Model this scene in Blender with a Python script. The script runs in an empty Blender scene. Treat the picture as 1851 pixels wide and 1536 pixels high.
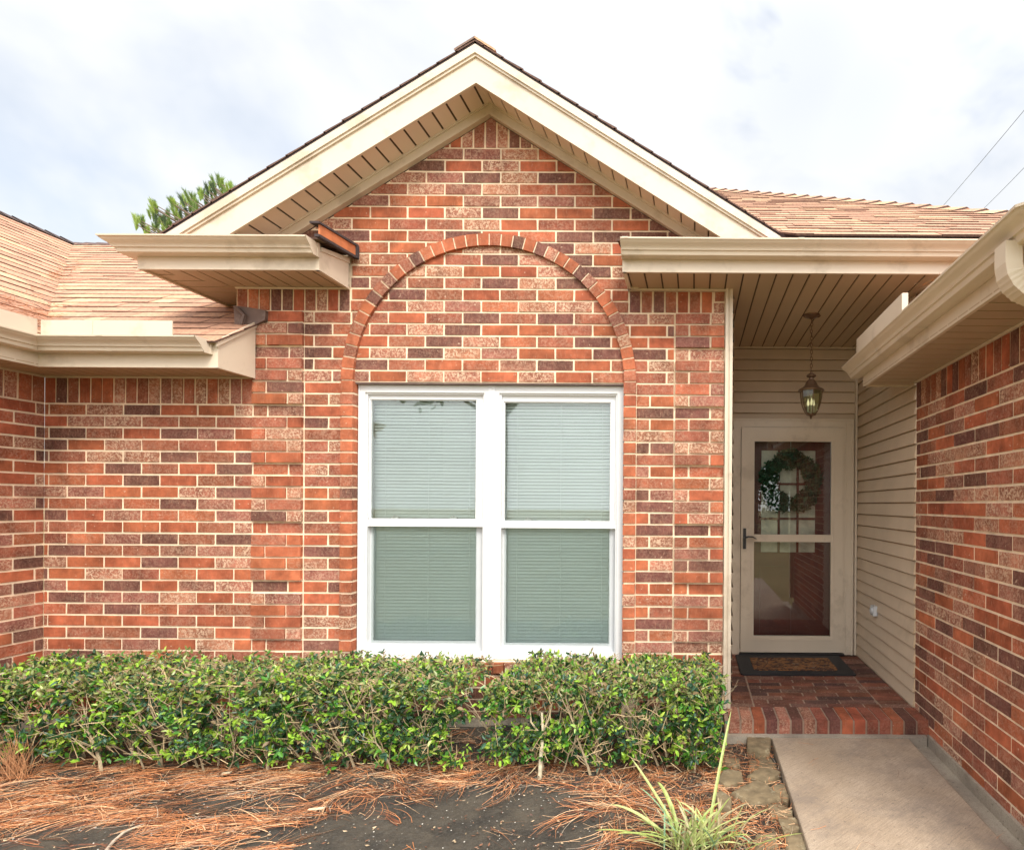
import bpy, math, random
import numpy as np
from mathutils import Vector, Matrix
random.seed(7); rng = np.random.default_rng(11)
R = math.radians
sc = bpy.context.scene
COL = sc.collection
# ---------------------------------------------------------------- camera model (used to take sizes off the photograph)
F, PX, PY, ROLL, CZ = 1057.0, 1255.0, 912.0, R(0.35), 1.473
cr, sr = math.cos(ROLL), math.sin(ROLL)
def W(px, py, Y):
    dx, dy = px-PX, py-PY
    return ((dx*cr+dy*sr)*Y/F, Y, CZ-(-dx*sr+dy*cr)*Y/F)
def G(px, py, z=0.0):                       # point on the level z under that pixel
    dx, dy = px-PX, py-PY
    x, y = dx*cr+dy*sr, -dx*sr+dy*cr
    Y = F*(CZ-z)/y
    return (x*Y/F, Y, z)
# ---------------------------------------------------------------- materials
def new_mat(name):
    m = bpy.data.materials.new(name); m.use_nodes = True
    nt = m.node_tree; nt.nodes.clear()
    out = nt.nodes.new('ShaderNodeOutputMaterial')
    b = nt.nodes.new('ShaderNodeBsdfPrincipled'); nt.links.new(b.outputs[0], out.inputs[0])
    return m, nt, b, out
def N(nt, t, ins=None, **kw):
    n = nt.nodes.new(t)
    for k, v in kw.items(): setattr(n, k, v)
    for k, v in (ins or {}).items():
        if isinstance(v, bpy.types.NodeSocket): nt.links.new(v, n.inputs[k])
        else: n.inputs[k].default_value = v
    return n
def c4(c): return (c[0], c[1], c[2], 1.0)
def coords(nt, scale=(1,1,1), rot=(0,0,0)):
    g = N(nt, 'ShaderNodeNewGeometry')
    return N(nt, 'ShaderNodeMapping', {'Vector': g.outputs['Position'], 'Scale': scale, 'Rotation': rot}).outputs[0]
def noise(nt, scale, detail=3, rough=.55, vec=None, dist=0.0):
    return N(nt, 'ShaderNodeTexNoise', {'Vector': vec if vec is not None else coords(nt), 'Scale': scale, 'Detail': detail, 'Roughness': rough, 'Distortion': dist}).outputs[0]
def ramp(nt, fac, a, b, va=0.0, vb=1.0):
    return N(nt, 'ShaderNodeMapRange', {'Value': fac, 'From Min': a, 'From Max': b, 'To Min': va, 'To Max': vb}).outputs[0]
def mixc(nt, fac, a, b, mode='MIX'):
    n = nt.nodes.new('ShaderNodeMix'); n.data_type = 'RGBA'; n.blend_type = mode
    for i, v in ((0, fac), (6, a), (7, b)):
        if isinstance(v, bpy.types.NodeSocket): nt.links.new(v, n.inputs[i])
        else: n.inputs[i].default_value = v if i == 0 else c4(v)
    return n.outputs[2]
def math_(nt, op, a, b=0.0):
    n = nt.nodes.new('ShaderNodeMath'); n.operation = op
    for i, v in ((0, a), (1, b)):
        if isinstance(v, bpy.types.NodeSocket): nt.links.new(v, n.inputs[i])
        else: n.inputs[i].default_value = v
    return n.outputs[0]
def bump(nt, b, h, strength=.3, dist=.005):
    n = N(nt, 'ShaderNodeBump', {'Height': h, 'Strength': strength, 'Distance': dist}); nt.links.new(n.outputs[0], b.inputs['Normal'])
def simple(name, col, rough=.6, var=.12, scale=8, bscale=60, bstr=.15, metal=0.0, attr=False, dirt=None):
    m, nt, b, out = new_mat(name)
    base = N(nt, 'ShaderNodeAttribute', attribute_name='col').outputs['Color'] if attr else None
    v = ramp(nt, noise(nt, scale, 4), .3, .7, 1-var, 1+var)
    col_s = base if attr else None
    cc = N(nt, 'ShaderNodeCombineColor', {0: v, 1: v, 2: v}).outputs[0]
    if attr: o = mixc(nt, 1.0, base, cc, 'MULTIPLY')
    else: o = mixc(nt, 1.0, col, cc, 'MULTIPLY')
    if dirt:
        dn = ramp(nt, noise(nt, dirt[1], 5, .65), dirt[2], dirt[2]+.12, 0, dirt[3])
        o = mixc(nt, dn, o, dirt[0])
    nt.links.new(o, b.inputs['Base Color'])
    b.inputs['Roughness'].default_value = rough; b.inputs['Metallic'].default_value = metal
    if bstr > 0: bump(nt, b, noise(nt, bscale, 4), bstr, .003)
    return m
def brick_mat(name, fleckcol=(.66,.45,.31)):
    m, nt, b, out = new_mat(name)
    at = N(nt, 'ShaderNodeAttribute', attribute_name='col')
    co = coords(nt)
    n1 = ramp(nt, noise(nt, 22, 5, .65, co), .25, .75, .74, 1.26)
    cc = N(nt, 'ShaderNodeCombineColor', {0: n1, 1: n1, 2: n1}).outputs[0]
    o = mixc(nt, 1.0, at.outputs['Color'], cc, 'MULTIPLY')
    n3 = ramp(nt, noise(nt, 7, 3, .5, co), .3, .7, .62, 1.26); n4 = ramp(nt, noise(nt, 1.1, 4, .6, co), .3, .7, .86, 1.12); n5 = math_(nt, 'MULTIPLY', n3, n4)
    o = mixc(nt, 1.0, o, N(nt, 'ShaderNodeCombineColor', {0: n5, 1: n5, 2: n5}).outputs[0], 'MULTIPLY')
    # vertical drag marks
    st = noise(nt, 60, 3, .6, coords(nt, (1.6, 1.6, .35)))
    o = mixc(nt, ramp(nt, st, .55, .75, 0, .35), o, (.5,.25,.15))
    # cream crust flecks
    f = noise(nt, 75, 4, .7, co, .6)
    f = ramp(nt, f, .47, .56, 0, 1)
    big = ramp(nt, noise(nt, 9, 2, .5, co), .3, .62, .35, 1)
    f = math_(nt, 'MULTIPLY', math_(nt, 'MULTIPLY', f, big), at.outputs['Alpha'])
    o = mixc(nt, f, o, fleckcol)
    # sparse lime specks on everything
    sp = ramp(nt, noise(nt, 38, 2, .5, co), .70, .74, 0, .6)
    o = mixc(nt, sp, o, (.6,.42,.3))
    nt.links.new(o, b.inputs['Base Color'])
    b.inputs['Roughness'].default_value = .85
    b.inputs['Specular IOR Level'].default_value = .25
    bump(nt, b, math_(nt, 'ADD', noise(nt, 130, 4, .6, co), f), .55, .003)
    return m
M = {}
M['brick'] = brick_mat('brick')
M['mortar'] = simple('mortar', (.80,.63,.445), .95, .16, 14, 160, .5)
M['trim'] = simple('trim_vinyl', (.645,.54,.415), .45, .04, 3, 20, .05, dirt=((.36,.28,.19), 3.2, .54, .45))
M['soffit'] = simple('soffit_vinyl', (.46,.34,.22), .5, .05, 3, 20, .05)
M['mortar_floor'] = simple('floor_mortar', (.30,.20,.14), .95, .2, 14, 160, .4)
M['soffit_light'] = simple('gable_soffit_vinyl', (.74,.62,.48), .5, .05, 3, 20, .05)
M['groove'] = simple('groove_shadow', (.09,.06,.04), .8, .1, 5, 20, 0)
M['siding'] = simple('siding_vinyl', (.58,.455,.33), .5, .06, 4, 50, .12, dirt=((.30,.23,.15), 1.5, .60, .35))
M['vinyl'] = simple('white_vinyl', (.69,.69,.685), .3, .02, 3, 20, .03)
M['vinylgrey'] = simple('grey_track', (.55,.56,.57), .4, .04, 3, 20, .03)
M['shingle'] = simple('asphalt_shingle', (1,1,1), .95, .28, 50, 300, .9, attr=True)
M['flash'] = simple('lead_flashing', (.12,.075,.06), .6, .25, 12, 60, .3, dirt=((.26,.2,.16), 9, .55, .6))
M['rust'] = simple('rusty_drip_flashing', (.50,.16,.06), .7, .2, 14, 60, .3, dirt=((.2,.06,.03), 12, .55, .6))
M['black'] = simple('black_metal', (.02,.018,.02), .35, .1, 5, 20, 0)
M['bronze'] = simple('aged_bronze', (.17,.10,.06), .35, .2, 14, 60, .1, metal=.5)
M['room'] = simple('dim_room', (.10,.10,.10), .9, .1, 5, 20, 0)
M['door_red'] = simple('maroon_door_paint', (.13,.022,.015), .4, .1, 5, 30, .05)
M['leaf'] = None
def glass(name, tint, ior, rough=0.0, keep=1.0):
    m = bpy.data.materials.new(name); m.use_nodes = True; nt = m.node_tree; nt.nodes.clear()
    out = nt.nodes.new('ShaderNodeOutputMaterial')
    t = N(nt, 'ShaderNodeBsdfTransparent', {'Color': c4(tint)})
    g = N(nt, 'ShaderNodeBsdfGlossy', {'Color': (1,1,1,1), 'Roughness': rough})
    f = N(nt, 'ShaderNodeFresnel', {'IOR': ior})
    mx = N(nt, 'ShaderNodeMixShader', {0: f.outputs[0], 1: t.outputs[0], 2: g.outputs[0]})
    nt.links.new(mx.outputs[0], out.inputs[0]); return m
M['glass'] = glass('window_glass', (.97,1.0,.99), 1.65)
M['doorglass'] = glass('storm_door_glass', (.90,.92,.90), 1.6)
M['lampglass'] = glass('lamp_glass', (.75,.80,.62), 1.6, .05)
def screen_mat():
    m = bpy.data.materials.new('insect_screen'); m.use_nodes = True; nt = m.node_tree; nt.nodes.clear()
    out = nt.nodes.new('ShaderNodeOutputMaterial')
    t = N(nt, 'ShaderNodeBsdfTransparent', {'Color': (.98,1,.99,1)})
    g = N(nt, 'ShaderNodeBsdfDiffuse', {'Color': (.16,.18,.18,1)})
    mx = N(nt, 'ShaderNodeMixShader', {0: .12, 1: t.outputs[0], 2: g.outputs[0]})
    nt.links.new(mx.outputs[0], out.inputs[0]); return m
M['screen'] = screen_mat()
M['slat'] = simple('blind_slat', (.93,.975,.955), .4, .02, 3, 20, 0)
M['pane_curtain'] = simple('curtained_pane', (.62,.60,.50), .25, .35, 6, 20, 0)
def leafmat(name, rough=.38, trans=.25):
    m, nt, b, out = new_mat(name)
    at = N(nt, 'ShaderNodeAttribute', attribute_name='col')
    v = ramp(nt, noise(nt, 60, 2), .3, .7, .8, 1.2)
    cc = N(nt, 'ShaderNodeCombineColor', {0: v, 1: v, 2: v}).outputs[0]
    o = mixc(nt, 1.0, at.outputs['Color'], cc, 'MULTIPLY')
    nt.links.new(o, b.inputs['Base Color']); b.inputs['Roughness'].default_value = rough
    b.inputs['Specular IOR Level'].default_value = .6
    tr = N(nt, 'ShaderNodeBsdfTranslucent', {'Color': o})
    mx = N(nt, 'ShaderNodeMixShader', {0: trans, 1: b.outputs[0], 2: tr.outputs[0]})
    nt.links.new(mx.outputs[0], out.inputs[0]); return m
M['leaf'] = leafmat('shrub_leaf'); M['blade'] = leafmat('strap_leaf', .45, .3); M['needle'] = leafmat('pine_needle', .5, .3)
M['straw'] = simple('pine_straw', (1,1,1), .55, .2, 30, 60, 0, attr=True)
M['twig'] = simple('twig_bark', (1,1,1), .8, .25, 40, 150, .4, attr=True)
M['bark'] = simple('bark', (.16,.11,.075), .9, .3, 8, 30, .8)
def soil_mat():
    m, nt, b, out = new_mat('dark_soil')
    co = coords(nt)
    a = ramp(nt, noise(nt, 4.5, 6, .7, co), .35, .65, 0, 1)
    o = mixc(nt, a, (.030,.025,.019), (.115,.092,.064))
    o = mixc(nt, ramp(nt, noise(nt, 70, 4, .8, co), .5, .7, 0, .7), o, (.12,.11,.095))
    v = N(nt, 'ShaderNodeTexVoronoi', {'Vector': co, 'Scale': 42.0}, feature='F1')
    rnd = N(nt, 'ShaderNodeSeparateColor', {0: v.outputs['Color']}).outputs[0]
    sp = math_(nt, 'MULTIPLY', ramp(nt, v.outputs['Distance'], .18, .1, 0, 1), ramp(nt, rnd, .84, .86, 0, 1))
    o = mixc(nt, sp, o, (.55,.52,.46))
    nt.links.new(o, b.inputs['Base Color']); b.inputs['Roughness'].default_value = .9
    h = math_(nt, 'ADD', noise(nt, 30, 6, .75, co), math_(nt, 'MULTIPLY', noise(nt, 160, 3, .7, co), .5))
    bump(nt, b, h, 1.0, .022); return m
M['soil'] = soil_mat()
def concrete_mat(name, c1, c2, brush=True):
    m, nt, b, out = new_mat(name)
    co = coords(nt)
    a = ramp(nt, noise(nt, 2.2, 5, .6, co), .35, .65, 0, 1)
    o = mixc(nt, a, c1, c2)
    v1_ = coords(nt, (1,1,1), (0, 0, R(-42) if brush else 0)); v2_ = N(nt, 'ShaderNodeMapping', {'Vector': v1_, 'Scale': (.35, 4.2, 1)}).outputs[0]
    br = noise(nt, 32, 5, .75, v2_)
    if brush: o = mixc(nt, ramp(nt, br, .42, .68, 0, .55), o, (.19,.14,.10))
    pits = ramp(nt, noise(nt, 46, 4, .7, co), .60, .68, 0, .75)
    o = mixc(nt, pits, o, (.13,.10,.08))
    gr = ramp(nt, noise(nt, 210, 2, .6, co), .40, .62, .86, 1.1)
    o = mixc(nt, 1.0, o, N(nt, 'ShaderNodeCombineColor', {0: gr, 1: gr, 2: gr}).outputs[0], 'MULTIPLY')
    dt = ramp(nt, noise(nt, 1.9, 6, .78, co), .47, .64, 0, .65)
    o = mixc(nt, dt, o, (.20,.16,.13))
    nt.links.new(o, b.inputs['Base Color']); b.inputs['Roughness'].default_value = .9
    bump(nt, b, math_(nt, 'ADD', br, noise(nt, 120, 4, .7, co)), .6, .004); return m
M['walk'] = concrete_mat('brushed_concrete', (.38,.285,.195), (.48,.375,.275))
M['found'] = concrete_mat('foundation_concrete', (.33,.275,.21), (.43,.37,.29), False)
def grass_mat():
    m, nt, b, out = new_mat('lawn_grass')
    co = coords(nt)
    a = ramp(nt, noise(nt, .35, 5, .6, co), .35, .65, 0, 1)
    o = mixc(nt, a, (.20,.17,.05), (.30,.23,.08))
    o = mixc(nt, ramp(nt, noise(nt, 40, 4, .7, co), .4, .7, 0, .6), o, (.09,.09,.03))
    nt.links.new(o, b.inputs['Base Color']); b.inputs['Roughness'].default_value = .95
    bump(nt, b, noise(nt, 60, 4), .8, .02); return m
M['lawn'] = grass_mat()
M['stone'] = simple('flagstone', (.19,.14,.078), .95, .35, 18, 45, 1.0, dirt=((.36,.31,.20), 16, .56, .6))
M['dark_edge'] = simple('shingle_edge', (.05,.035,.035), .95, .3, 30, 100, .5)
# ---------------------------------------------------------------- mesh builder
def vsub(a, b): return (a[0]-b[0], a[1]-b[1], a[2]-b[2])
ORG = {}
class MB:
    def __init__(s): s.v = []; s.f = []; s.c = []
    def add(s, vs, fs, col=(1,1,1,0)):
        n = len(s.v); s.v += [tuple(v) for v in vs]
        for f in fs: s.f.append(tuple(i+n for i in f)); s.c.append(col)
    def box(s, x0, x1, y0, y1, z0, z1, col=(1,1,1,0)):
        vs = [(x,y,z) for z in (z0,z1) for y in (y0,y1) for x in (x0,x1)]
        s.add(vs, [(0,2,3,1),(4,5,7,6),(0,1,5,4),(2,6,7,3),(0,4,6,2),(1,3,7,5)], col)
    def prism(s, poly, fr, d0, d1, col=(1,1,1,0), hf=None, back=False, sidecol=None):
        O, U, V, Nn = fr
        if (U.cross(V)).dot(Nn) < 0: poly = poly[::-1]
        ar = sum(poly[i][0]*poly[(i+1)%len(poly)][1]-poly[(i+1)%len(poly)][0]*poly[i][1] for i in range(len(poly)))
        if (ar < 0) == ((U.cross(V)).dot(Nn) > 0): poly = poly[::-1]
        n = len(poly)
        fv = [O+U*p[0]+V*p[1]+Nn*(d1 if hf is None else hf(*p)) for p in poly]
        bv = [O+U*p[0]+V*p[1]+Nn*d0 for p in poly]
        sc_ = sidecol or col
        s.add(fv+bv, [tuple(range(n))], col)
        k = len(s.v)-2*n
        for i in range(n):
            j = (i+1) % n
            s.f.append((k+i, k+n+i, k+n+j, k+j)); s.c.append(sc_)
        if back: s.f.append(tuple(k+n+i for i in range(n-1,-1,-1))); s.c.append(sc_)
    def tube(s, pts, rad, seg=6, col=(1,1,1,0), cap=True):
        pts = [Vector(p) for p in pts]; n = len(pts)
        if not hasattr(rad, '__len__'): rad = [rad]*n
        k = len(s.v); up = Vector((0,0,1))
        prev = None
        for i, p in enumerate(pts):
            t = (pts[min(i+1,n-1)]-pts[max(i-1,0)]).normalized()
            a = prev if prev is not None else (t.cross(up) if abs(t.dot(up)) < .95 else t.cross(Vector((1,0,0))))
            a = (a - t*a.dot(t)).normalized(); prev = a; b = t.cross(a)
            for j in range(seg):
                th = 2*math.pi*j/seg
                s.v.append(tuple(p+(a*math.cos(th)+b*math.sin(th))*rad[i]))
        for i in range(n-1):
            for j in range(seg):
                q = (j+1) % seg
                s.f.append((k+i*seg+j, k+i*seg+q, k+(i+1)*seg+q, k+(i+1)*seg+j)); s.c.append(col)
        if cap:
            s.f.append(tuple(k+j for j in range(seg-1,-1,-1))); s.c.append(col)
            s.f.append(tuple(k+(n-1)*seg+j for j in range(seg))); s.c.append(col)
    def lathe(s, prof, c, seg=24, col=(1,1,1,0)):
        k = len(s.v)
        for r, z in prof:
            for j in range(seg):
                th = 2*math.pi*(j+.5)/seg
                s.v.append((c[0]+r*math.cos(th), c[1]+r*math.sin(th), c[2]+z))
        for i in range(len(prof)-1):
            for j in range(seg):
                q = (j+1) % seg
                s.f.append((k+i*seg+j, k+i*seg+q, k+(i+1)*seg+q, k+(i+1)*seg+j)); s.c.append(col)
    def build(s, name, mat, parent=None, smooth=None, origin=None):
        return link_mesh(name, s.v, s.f, mat, parent, s.c, smooth, origin)
def link_mesh(name, v, f, mat, parent=None, cols=None, smooth=None, origin=None):
    va = np.array(v, dtype=float)
    if origin is None:
        lo, hi = va.min(0), va.max(0); origin = ((lo[0]+hi[0])/2, (lo[1]+hi[1])/2, lo[2])
    me = bpy.data.meshes.new(name)
    me.from_pydata((va-np.array(origin)).tolist(), [], f)
    if cols is not None and len(cols) == len(me.polygons):
        at = me.attributes.new('col', 'FLOAT_COLOR', 'FACE')
        ca = np.array(cols, dtype=np.float32)
        if ca.shape[1] == 3: ca = np.hstack([ca, np.zeros((len(ca),1), np.float32)])
        at.data.foreach_set('color', ca.ravel())
    me.materials.append(M[mat] if isinstance(mat, str) else mat)
    if smooth is not None:
        me.polygons.foreach_set('use_smooth', [True]*len(me.polygons)); me.set_sharp_from_angle(angle=R(smooth))
    me.update()
    o = bpy.data.objects.new(name, me); COL.objects.link(o)
    ORG[o.name] = origin
    if parent is not None:
        o.parent = parent; o.location = vsub(origin, ORG[parent.name])
    else: o.location = origin
    return o
def thing(name, label, cat, loc, group=None):
    o = bpy.data.objects.new(name, None); COL.objects.link(o); o.location = loc; ORG[o.name] = tuple(loc)
    o.empty_display_size = .1
    return tag(o, label, cat, group)
def tag(o, label, cat, group=None, kind=None):
    if label: o['label'] = label
    if cat: o['category'] = cat
    if group: o['group'] = group
    if kind: o['kind'] = kind
    return o
def struct(o, label=None): o['kind'] = 'structure'; o['label'] = label or o.name; o['category'] = 'setting'; return o
def lab(o, label): o['label'] = label; return o
def frame(O, U, V, Nn): return (Vector(O), Vector(U).normalized(), Vector(V).normalized(), Vector(Nn).normalized())
def clip(poly, half):                                   # half planes (a,b,c): keep a*x+b*y<=c
    for a, b, c in half:
        out = []
        for i in range(len(poly)):
            p, q = poly[i], poly[(i+1) % len(poly)]
            dp, dq = a*p[0]+b*p[1]-c, a*q[0]+b*q[1]-c
            if dp <= 0: out.append(p)
            if (dp < 0 < dq) or (dq < 0 < dp):
                t = dp/(dp-dq); out.append((p[0]+t*(q[0]-p[0]), p[1]+t*(q[1]-p[1])))
        poly = out
        if len(poly) < 3: return []
    ar = abs(sum(poly[i][0]*poly[(i+1)%len(poly)][1]-poly[(i+1)%len(poly)][0]*poly[i][1] for i in range(len(poly))))/2
    return poly if ar > 1e-5 else []
# ---------------------------------------------------------------- brickwork
J = .0132
def brick_col(dark=0.0):
    r = random.random()
    v = random.uniform(.85, 1.15)
    if r < .31:   c, f = (.38,.108,.050), (0 if random.random() < .75 else .25)     # orange
    elif r < .53: c, f = (.29,.088,.048), .25                                       # red
    elif r < .71: c, f = (.155,.060,.044), .15                                      # brown
    elif r < .79: c, f = (.26,.095,.064), .4
    else:         c, f = (.35,.135,.080), random.uniform(.75, 1.0)                  # crusted
    return (c[0]*v, c[1]*v*random.uniform(.93,1.07), c[2]*v, f)
def brick(mb, u0, u1, v0, v1, fr, proj=0.0, half=(), col=None, jit=.0012):
    if u1-u0 < .02 or v1-v0 < .015: return
    j = lambda: random.uniform(-jit, jit)
    p = [(u0+J/2+j(), v0+J/2+j()), (u1-J/2+j(), v0+J/2+j()), (u1-J/2+j(), v1-J/2+j()), (u0+J/2+j(), v1-J/2+j())]
    p = clip(p, half)
    if not p: return
    d = proj+.0045+random.uniform(-.0018, .002)
    c = col or brick_col()
    O = fr[0]
    tx, ty = random.uniform(-.004,.004), random.uniform(-.008,.008)
    cu, cv = (u0+u1)/2, (v0+v1)/2
    mb.prism(p, fr, proj-.012 if proj == 0 else -.002, d, c, hf=lambda a, b: d+(a-cu)*tx+(b-cv)*ty)
L_, C_ = .254, .08
V0 = .664+CZ                                             # height of one bed joint; the grid counts from it
def running(mb, fr, u0, u1, v0, v1, half=(), phase=0.0, proj=0.0, rowf=None):
    k0 = math.floor((v0-V0)/C_+1e-6); k1 = math.ceil((v1-V0)/C_-1e-6)
    hv = list(half)+[(0,-1,-v0),(0,1,v1)]
    for k in range(k0, k1):
        a = V0+k*C_
        ph = phase+(L_/2 if k % 2 else 0)
        n0 = math.floor((u0-ph)/L_)
        x = ph+n0*L_
        while x < u1:
            s, e = max(x, u0), min(x+L_, u1)
            if e-s > .045: brick(mb, s, e, a, a+C_, fr, proj, hv)
            elif e-s > .012: brick(mb, s, e, a, a+C_, fr, proj, hv)
            x += L_
def soldier(mb, fr, u0, u1, v0, v1, half=(), proj=0.0):
    n = round((u1-u0)/.08); w = (u1-u0)/n
    hv = list(half)+[(0,1,v1)]
    for i in range(n): brick(mb, u0+i*w, u0+(i+1)*w, v0, v0+.254, fr, proj+random.choice((0,0,.003)), hv)
def sheet(mb, poly, fr, d=0.0, th=.1): mb.prism(poly, fr, d-th, d, back=True)
# key dimensions
YW = 4.0; XC = -1.405; SL = .622
ZB = .013                                                # underside of brickwork
def Zr(z): return CZ+z
XLC, XQL, XQ1, XJ, XI = -4.447, -3.02, -2.675, 1.003, .920
XP0, XP1 = -.14, .204
XUP = -3.138; XRL, XRR = -2.36, -.455
FW = frame((0,YW,0), (1,0,0), (0,0,1), (0,-1,0))
house = thing('brick_house', 'single-storey brick house with a front gable, arched window surround and recessed porch', 'house', (XC, YW, 0))
wb = MB()
running(wb, FW, XLC, XQL, ZB, V0, phase=.03)
soldier(wb, FW, XLC, XQL, V0, Zr(.86))
def quoin(u0, u1, ktop, flip):
    k0 = math.floor((ZB-V0)/C_)
    for k in range(k0, ktop):
        a = V0+k*C_
        fl = (k % 5 == 4)
        pj = 0.0 if fl else .020
        hv = [(0,-1,-ZB)]
        sp = u0+(.1 if (k % 2) ^ flip else (u1-u0-.1))
        brick(wb, u0, sp, a, a+C_, FW, pj, hv); brick(wb, sp, u1+(.006 if u0 < -2 else 0), a, a+C_, FW, pj, hv)
MQ = []
for (u0, u1) in ((XQL, XQ1), (XP0, XP1)):
    mq = MB(); MQ.append(mq)
    for k in range(math.floor((ZB-V0)/C_), 8):
        if k % 5 != 4: mq.box(u0+.004, u1-.004, YW-.0145, YW+.001, max(ZB, V0+k*C_+(.006 if k % 5 == 0 else -.001)), V0+(k+1)*C_-(.006 if k % 5 == 3 else 0))
quoin(XQL, XQ1, 8, 0); quoin(XP0, XP1, 8, 1)
# plain strips between quoins and jambs, rows below the arch spring
def strip(u0, u1, right):
    k0 = math.floor((ZB-V0)/C_)
    if not right: u0 += .0045
    for k in range(k0, 2):
        a = V0+k*C_; hv = [(0,-1,-ZB)]
        if k % 2: brick(wb, u0-(.0045 if not right else 0)+(.0045 if not right else 0), u1, a, a+C_, FW, 0, hv)
        else:
            sp = u0+.095 if right else u1-.095
            brick(wb, u0, sp, a, a+C_, FW, 0, hv); brick(wb, sp, u1, a, a+C_, FW, 0, hv)
strip(XQ1, XC-XJ, False); strip(XC+XJ, XP0, True)
ZS = V0+2*C_                                             # underside of the masonry over the window
running(wb, FW, XQ1, XP0, ZS, V0+8*C_, phase=.06)
running(wb, FW, XRL, XRR, V0+8*C_, V0+13*C_, phase=.06)
APX = 2.63
hg = [(SL,1,Zr(APX)+SL*XC), (-SL,1,Zr(APX)-SL*XC)]
running(wb, FW, -3.0, .3, V0+13*C_, V0+22*C_, hg, phase=.06)
soldier(wb, FW, XC-.36, XC+.36, V0+22*C_, Zr(APX)+.1, hg)
soldier(wb, FW, XUP, XRL, V0+8*C_, Zr(1.48)); soldier(wb, FW, XRR, XP1-.085, V0+8*C_, Zr(1.48))
running(wb, FW, XP1-.085, XP1, V0+8*C_, Zr(1.48)); running(wb, FW, XUP, XQL, Zr(1.1), V0+8*C_)
WB = Zr(-1.075)                                          # window bottom
running(wb, FW, XC-XI, XC+XI, ZB, WB-.01, phase=.1)
wallp = wb.build('brick_wall', 'brick', house)
lab(wallp, 'front wall of mixed orange, brown and crusted bricks')
for mq in MQ: mq.build('quoin_mortar', 'mortar', wallp)
mm = MB()
sheet(mm, [(XLC,ZB),(XUP,ZB),(XUP,Zr(1.0)),(XLC,Zr(1.0))], FW); sheet(mm, [(XUP,ZB),(XC-XI-.02,ZB),(XC-XI-.02,Zr(1.48)),(XUP,Zr(1.48))], FW)
sheet(mm, [(XC+XI+.02,ZB),(XP1,ZB),(XP1,Zr(1.48)),(XC+XI+.02,Zr(1.48))], FW)
sheet(mm, [(XC-XI-.02,ZB),(XC+XI+.02,ZB),(XC+XI+.02,WB-.005),(XC-XI-.02,WB-.005)], FW)
sheet(mm, [(XC-XI-.02,ZS),(XC+XI+.02,ZS),(XC+XI+.02,Zr(1.48)),(XC-XI-.02,Zr(1.48))], FW)
sheet(mm, [(-3.1,Zr(1.48)),(.2,Zr(1.48)),(.2,Zr(1.63)),(XC,Zr(APX)),(-3.1,Zr(1.57))], FW)
mm.build('mortar', 'mortar', wallp)
# arch ring and jambs standing proud of the wall
ab, am = MB(), MB()
ZSP = Zr(.832); PR = .028; nv = 38
for i in range(nv):
    t0, t1 = math.pi*i/nv, math.pi*(i+1)/nv
    g = .0052
    def pt(r, t): return (XC+r*math.cos(t), ZSP+r*math.sin(t))
    poly = [pt(XI+.002, t0+g/XI), pt(XJ, t0+g/XJ), pt(XJ, t1-g/XJ), pt(XI+.002, t1-g/XI)]
    c = brick_col(); 
    if random.random() < .5: c = (.41,.116,.052,.08)
    ab.prism(poly, FW, -.002, PR+random.uniform(-.002,.002), c)
    am.prism([pt(XI+.006, t0), pt(XJ-.002, t0), pt(XJ-.002, t1), pt(XI+.006, t1)], FW, .001, PR-.007)
k0 = math.floor((WB-V0)/C_)
for sgn in (-1, 1):
    x0, x1 = sorted((XC+sgn*XI, XC+sgn*XJ))
    for k in range(k0, 2):
        a = V0+k*C_
        lo, hi = a+J/2, a+C_-J/2
        if k == 1: hi = ZSP-.004
        lo = max(lo, WB-.1)
        c = brick_col()
        if random.random() < .55: c = (.41,.116,.052,.08)
        d = PR+random.uniform(-.002,.002)
        ab.box(x0, x1, YW-d, YW+.07, lo, hi, c)
    am.box(x0+.006, x1-.002, YW-PR+.007, YW+.068, WB-.1, ZSP)
arch = ab.build('arch_surround', 'brick', wallp); am.build('arch_mortar', 'mortar', wallp)
# side wall of the gabled part above the lower roof
FS = frame((XUP,YW,0), (0,1,0), (0,0,1), (-1,0,0))
sb, sm = MB(), MB()
running(sb, FS, .0, 3.2, Zr(1.2), V0+8*C_, [(SL,-1,-Zr(1.15))]); soldier(sb, FS, 0, 3.2, V0+8*C_, Zr(1.48), [(SL,-1,-Zr(1.15))])
sheet(sm, [(0.002,Zr(1.18)),(.5,Zr(1.48)),(.002,Zr(1.48))], FS, -.001)
o = sb.build('brick_wall', 'brick', house); lab(o, 'side wall above the lower roof'); sm.build('mortar', 'mortar', o)
# left wing wall, runs towards the camera
FL = frame((XLC,YW,0), (0,-1,0), (0,0,1), (1,0,0))
lb, lm = MB(), MB()
running(lb, FL, 0, 3.4, ZB, V0, phase=-.07); soldier(lb, FL, 0, 3.4, V0, Zr(.86)); sheet(lm, [(.001,ZB),(3.4,ZB),(3.4,Zr(1.0)),(.001,Zr(1.0))], FL, 0, .1)
o = lb.build('brick_wall', 'brick', house); lab(o, 'short stretch of wing wall at the left edge'); lm.build('mortar', 'mortar', o)
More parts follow.
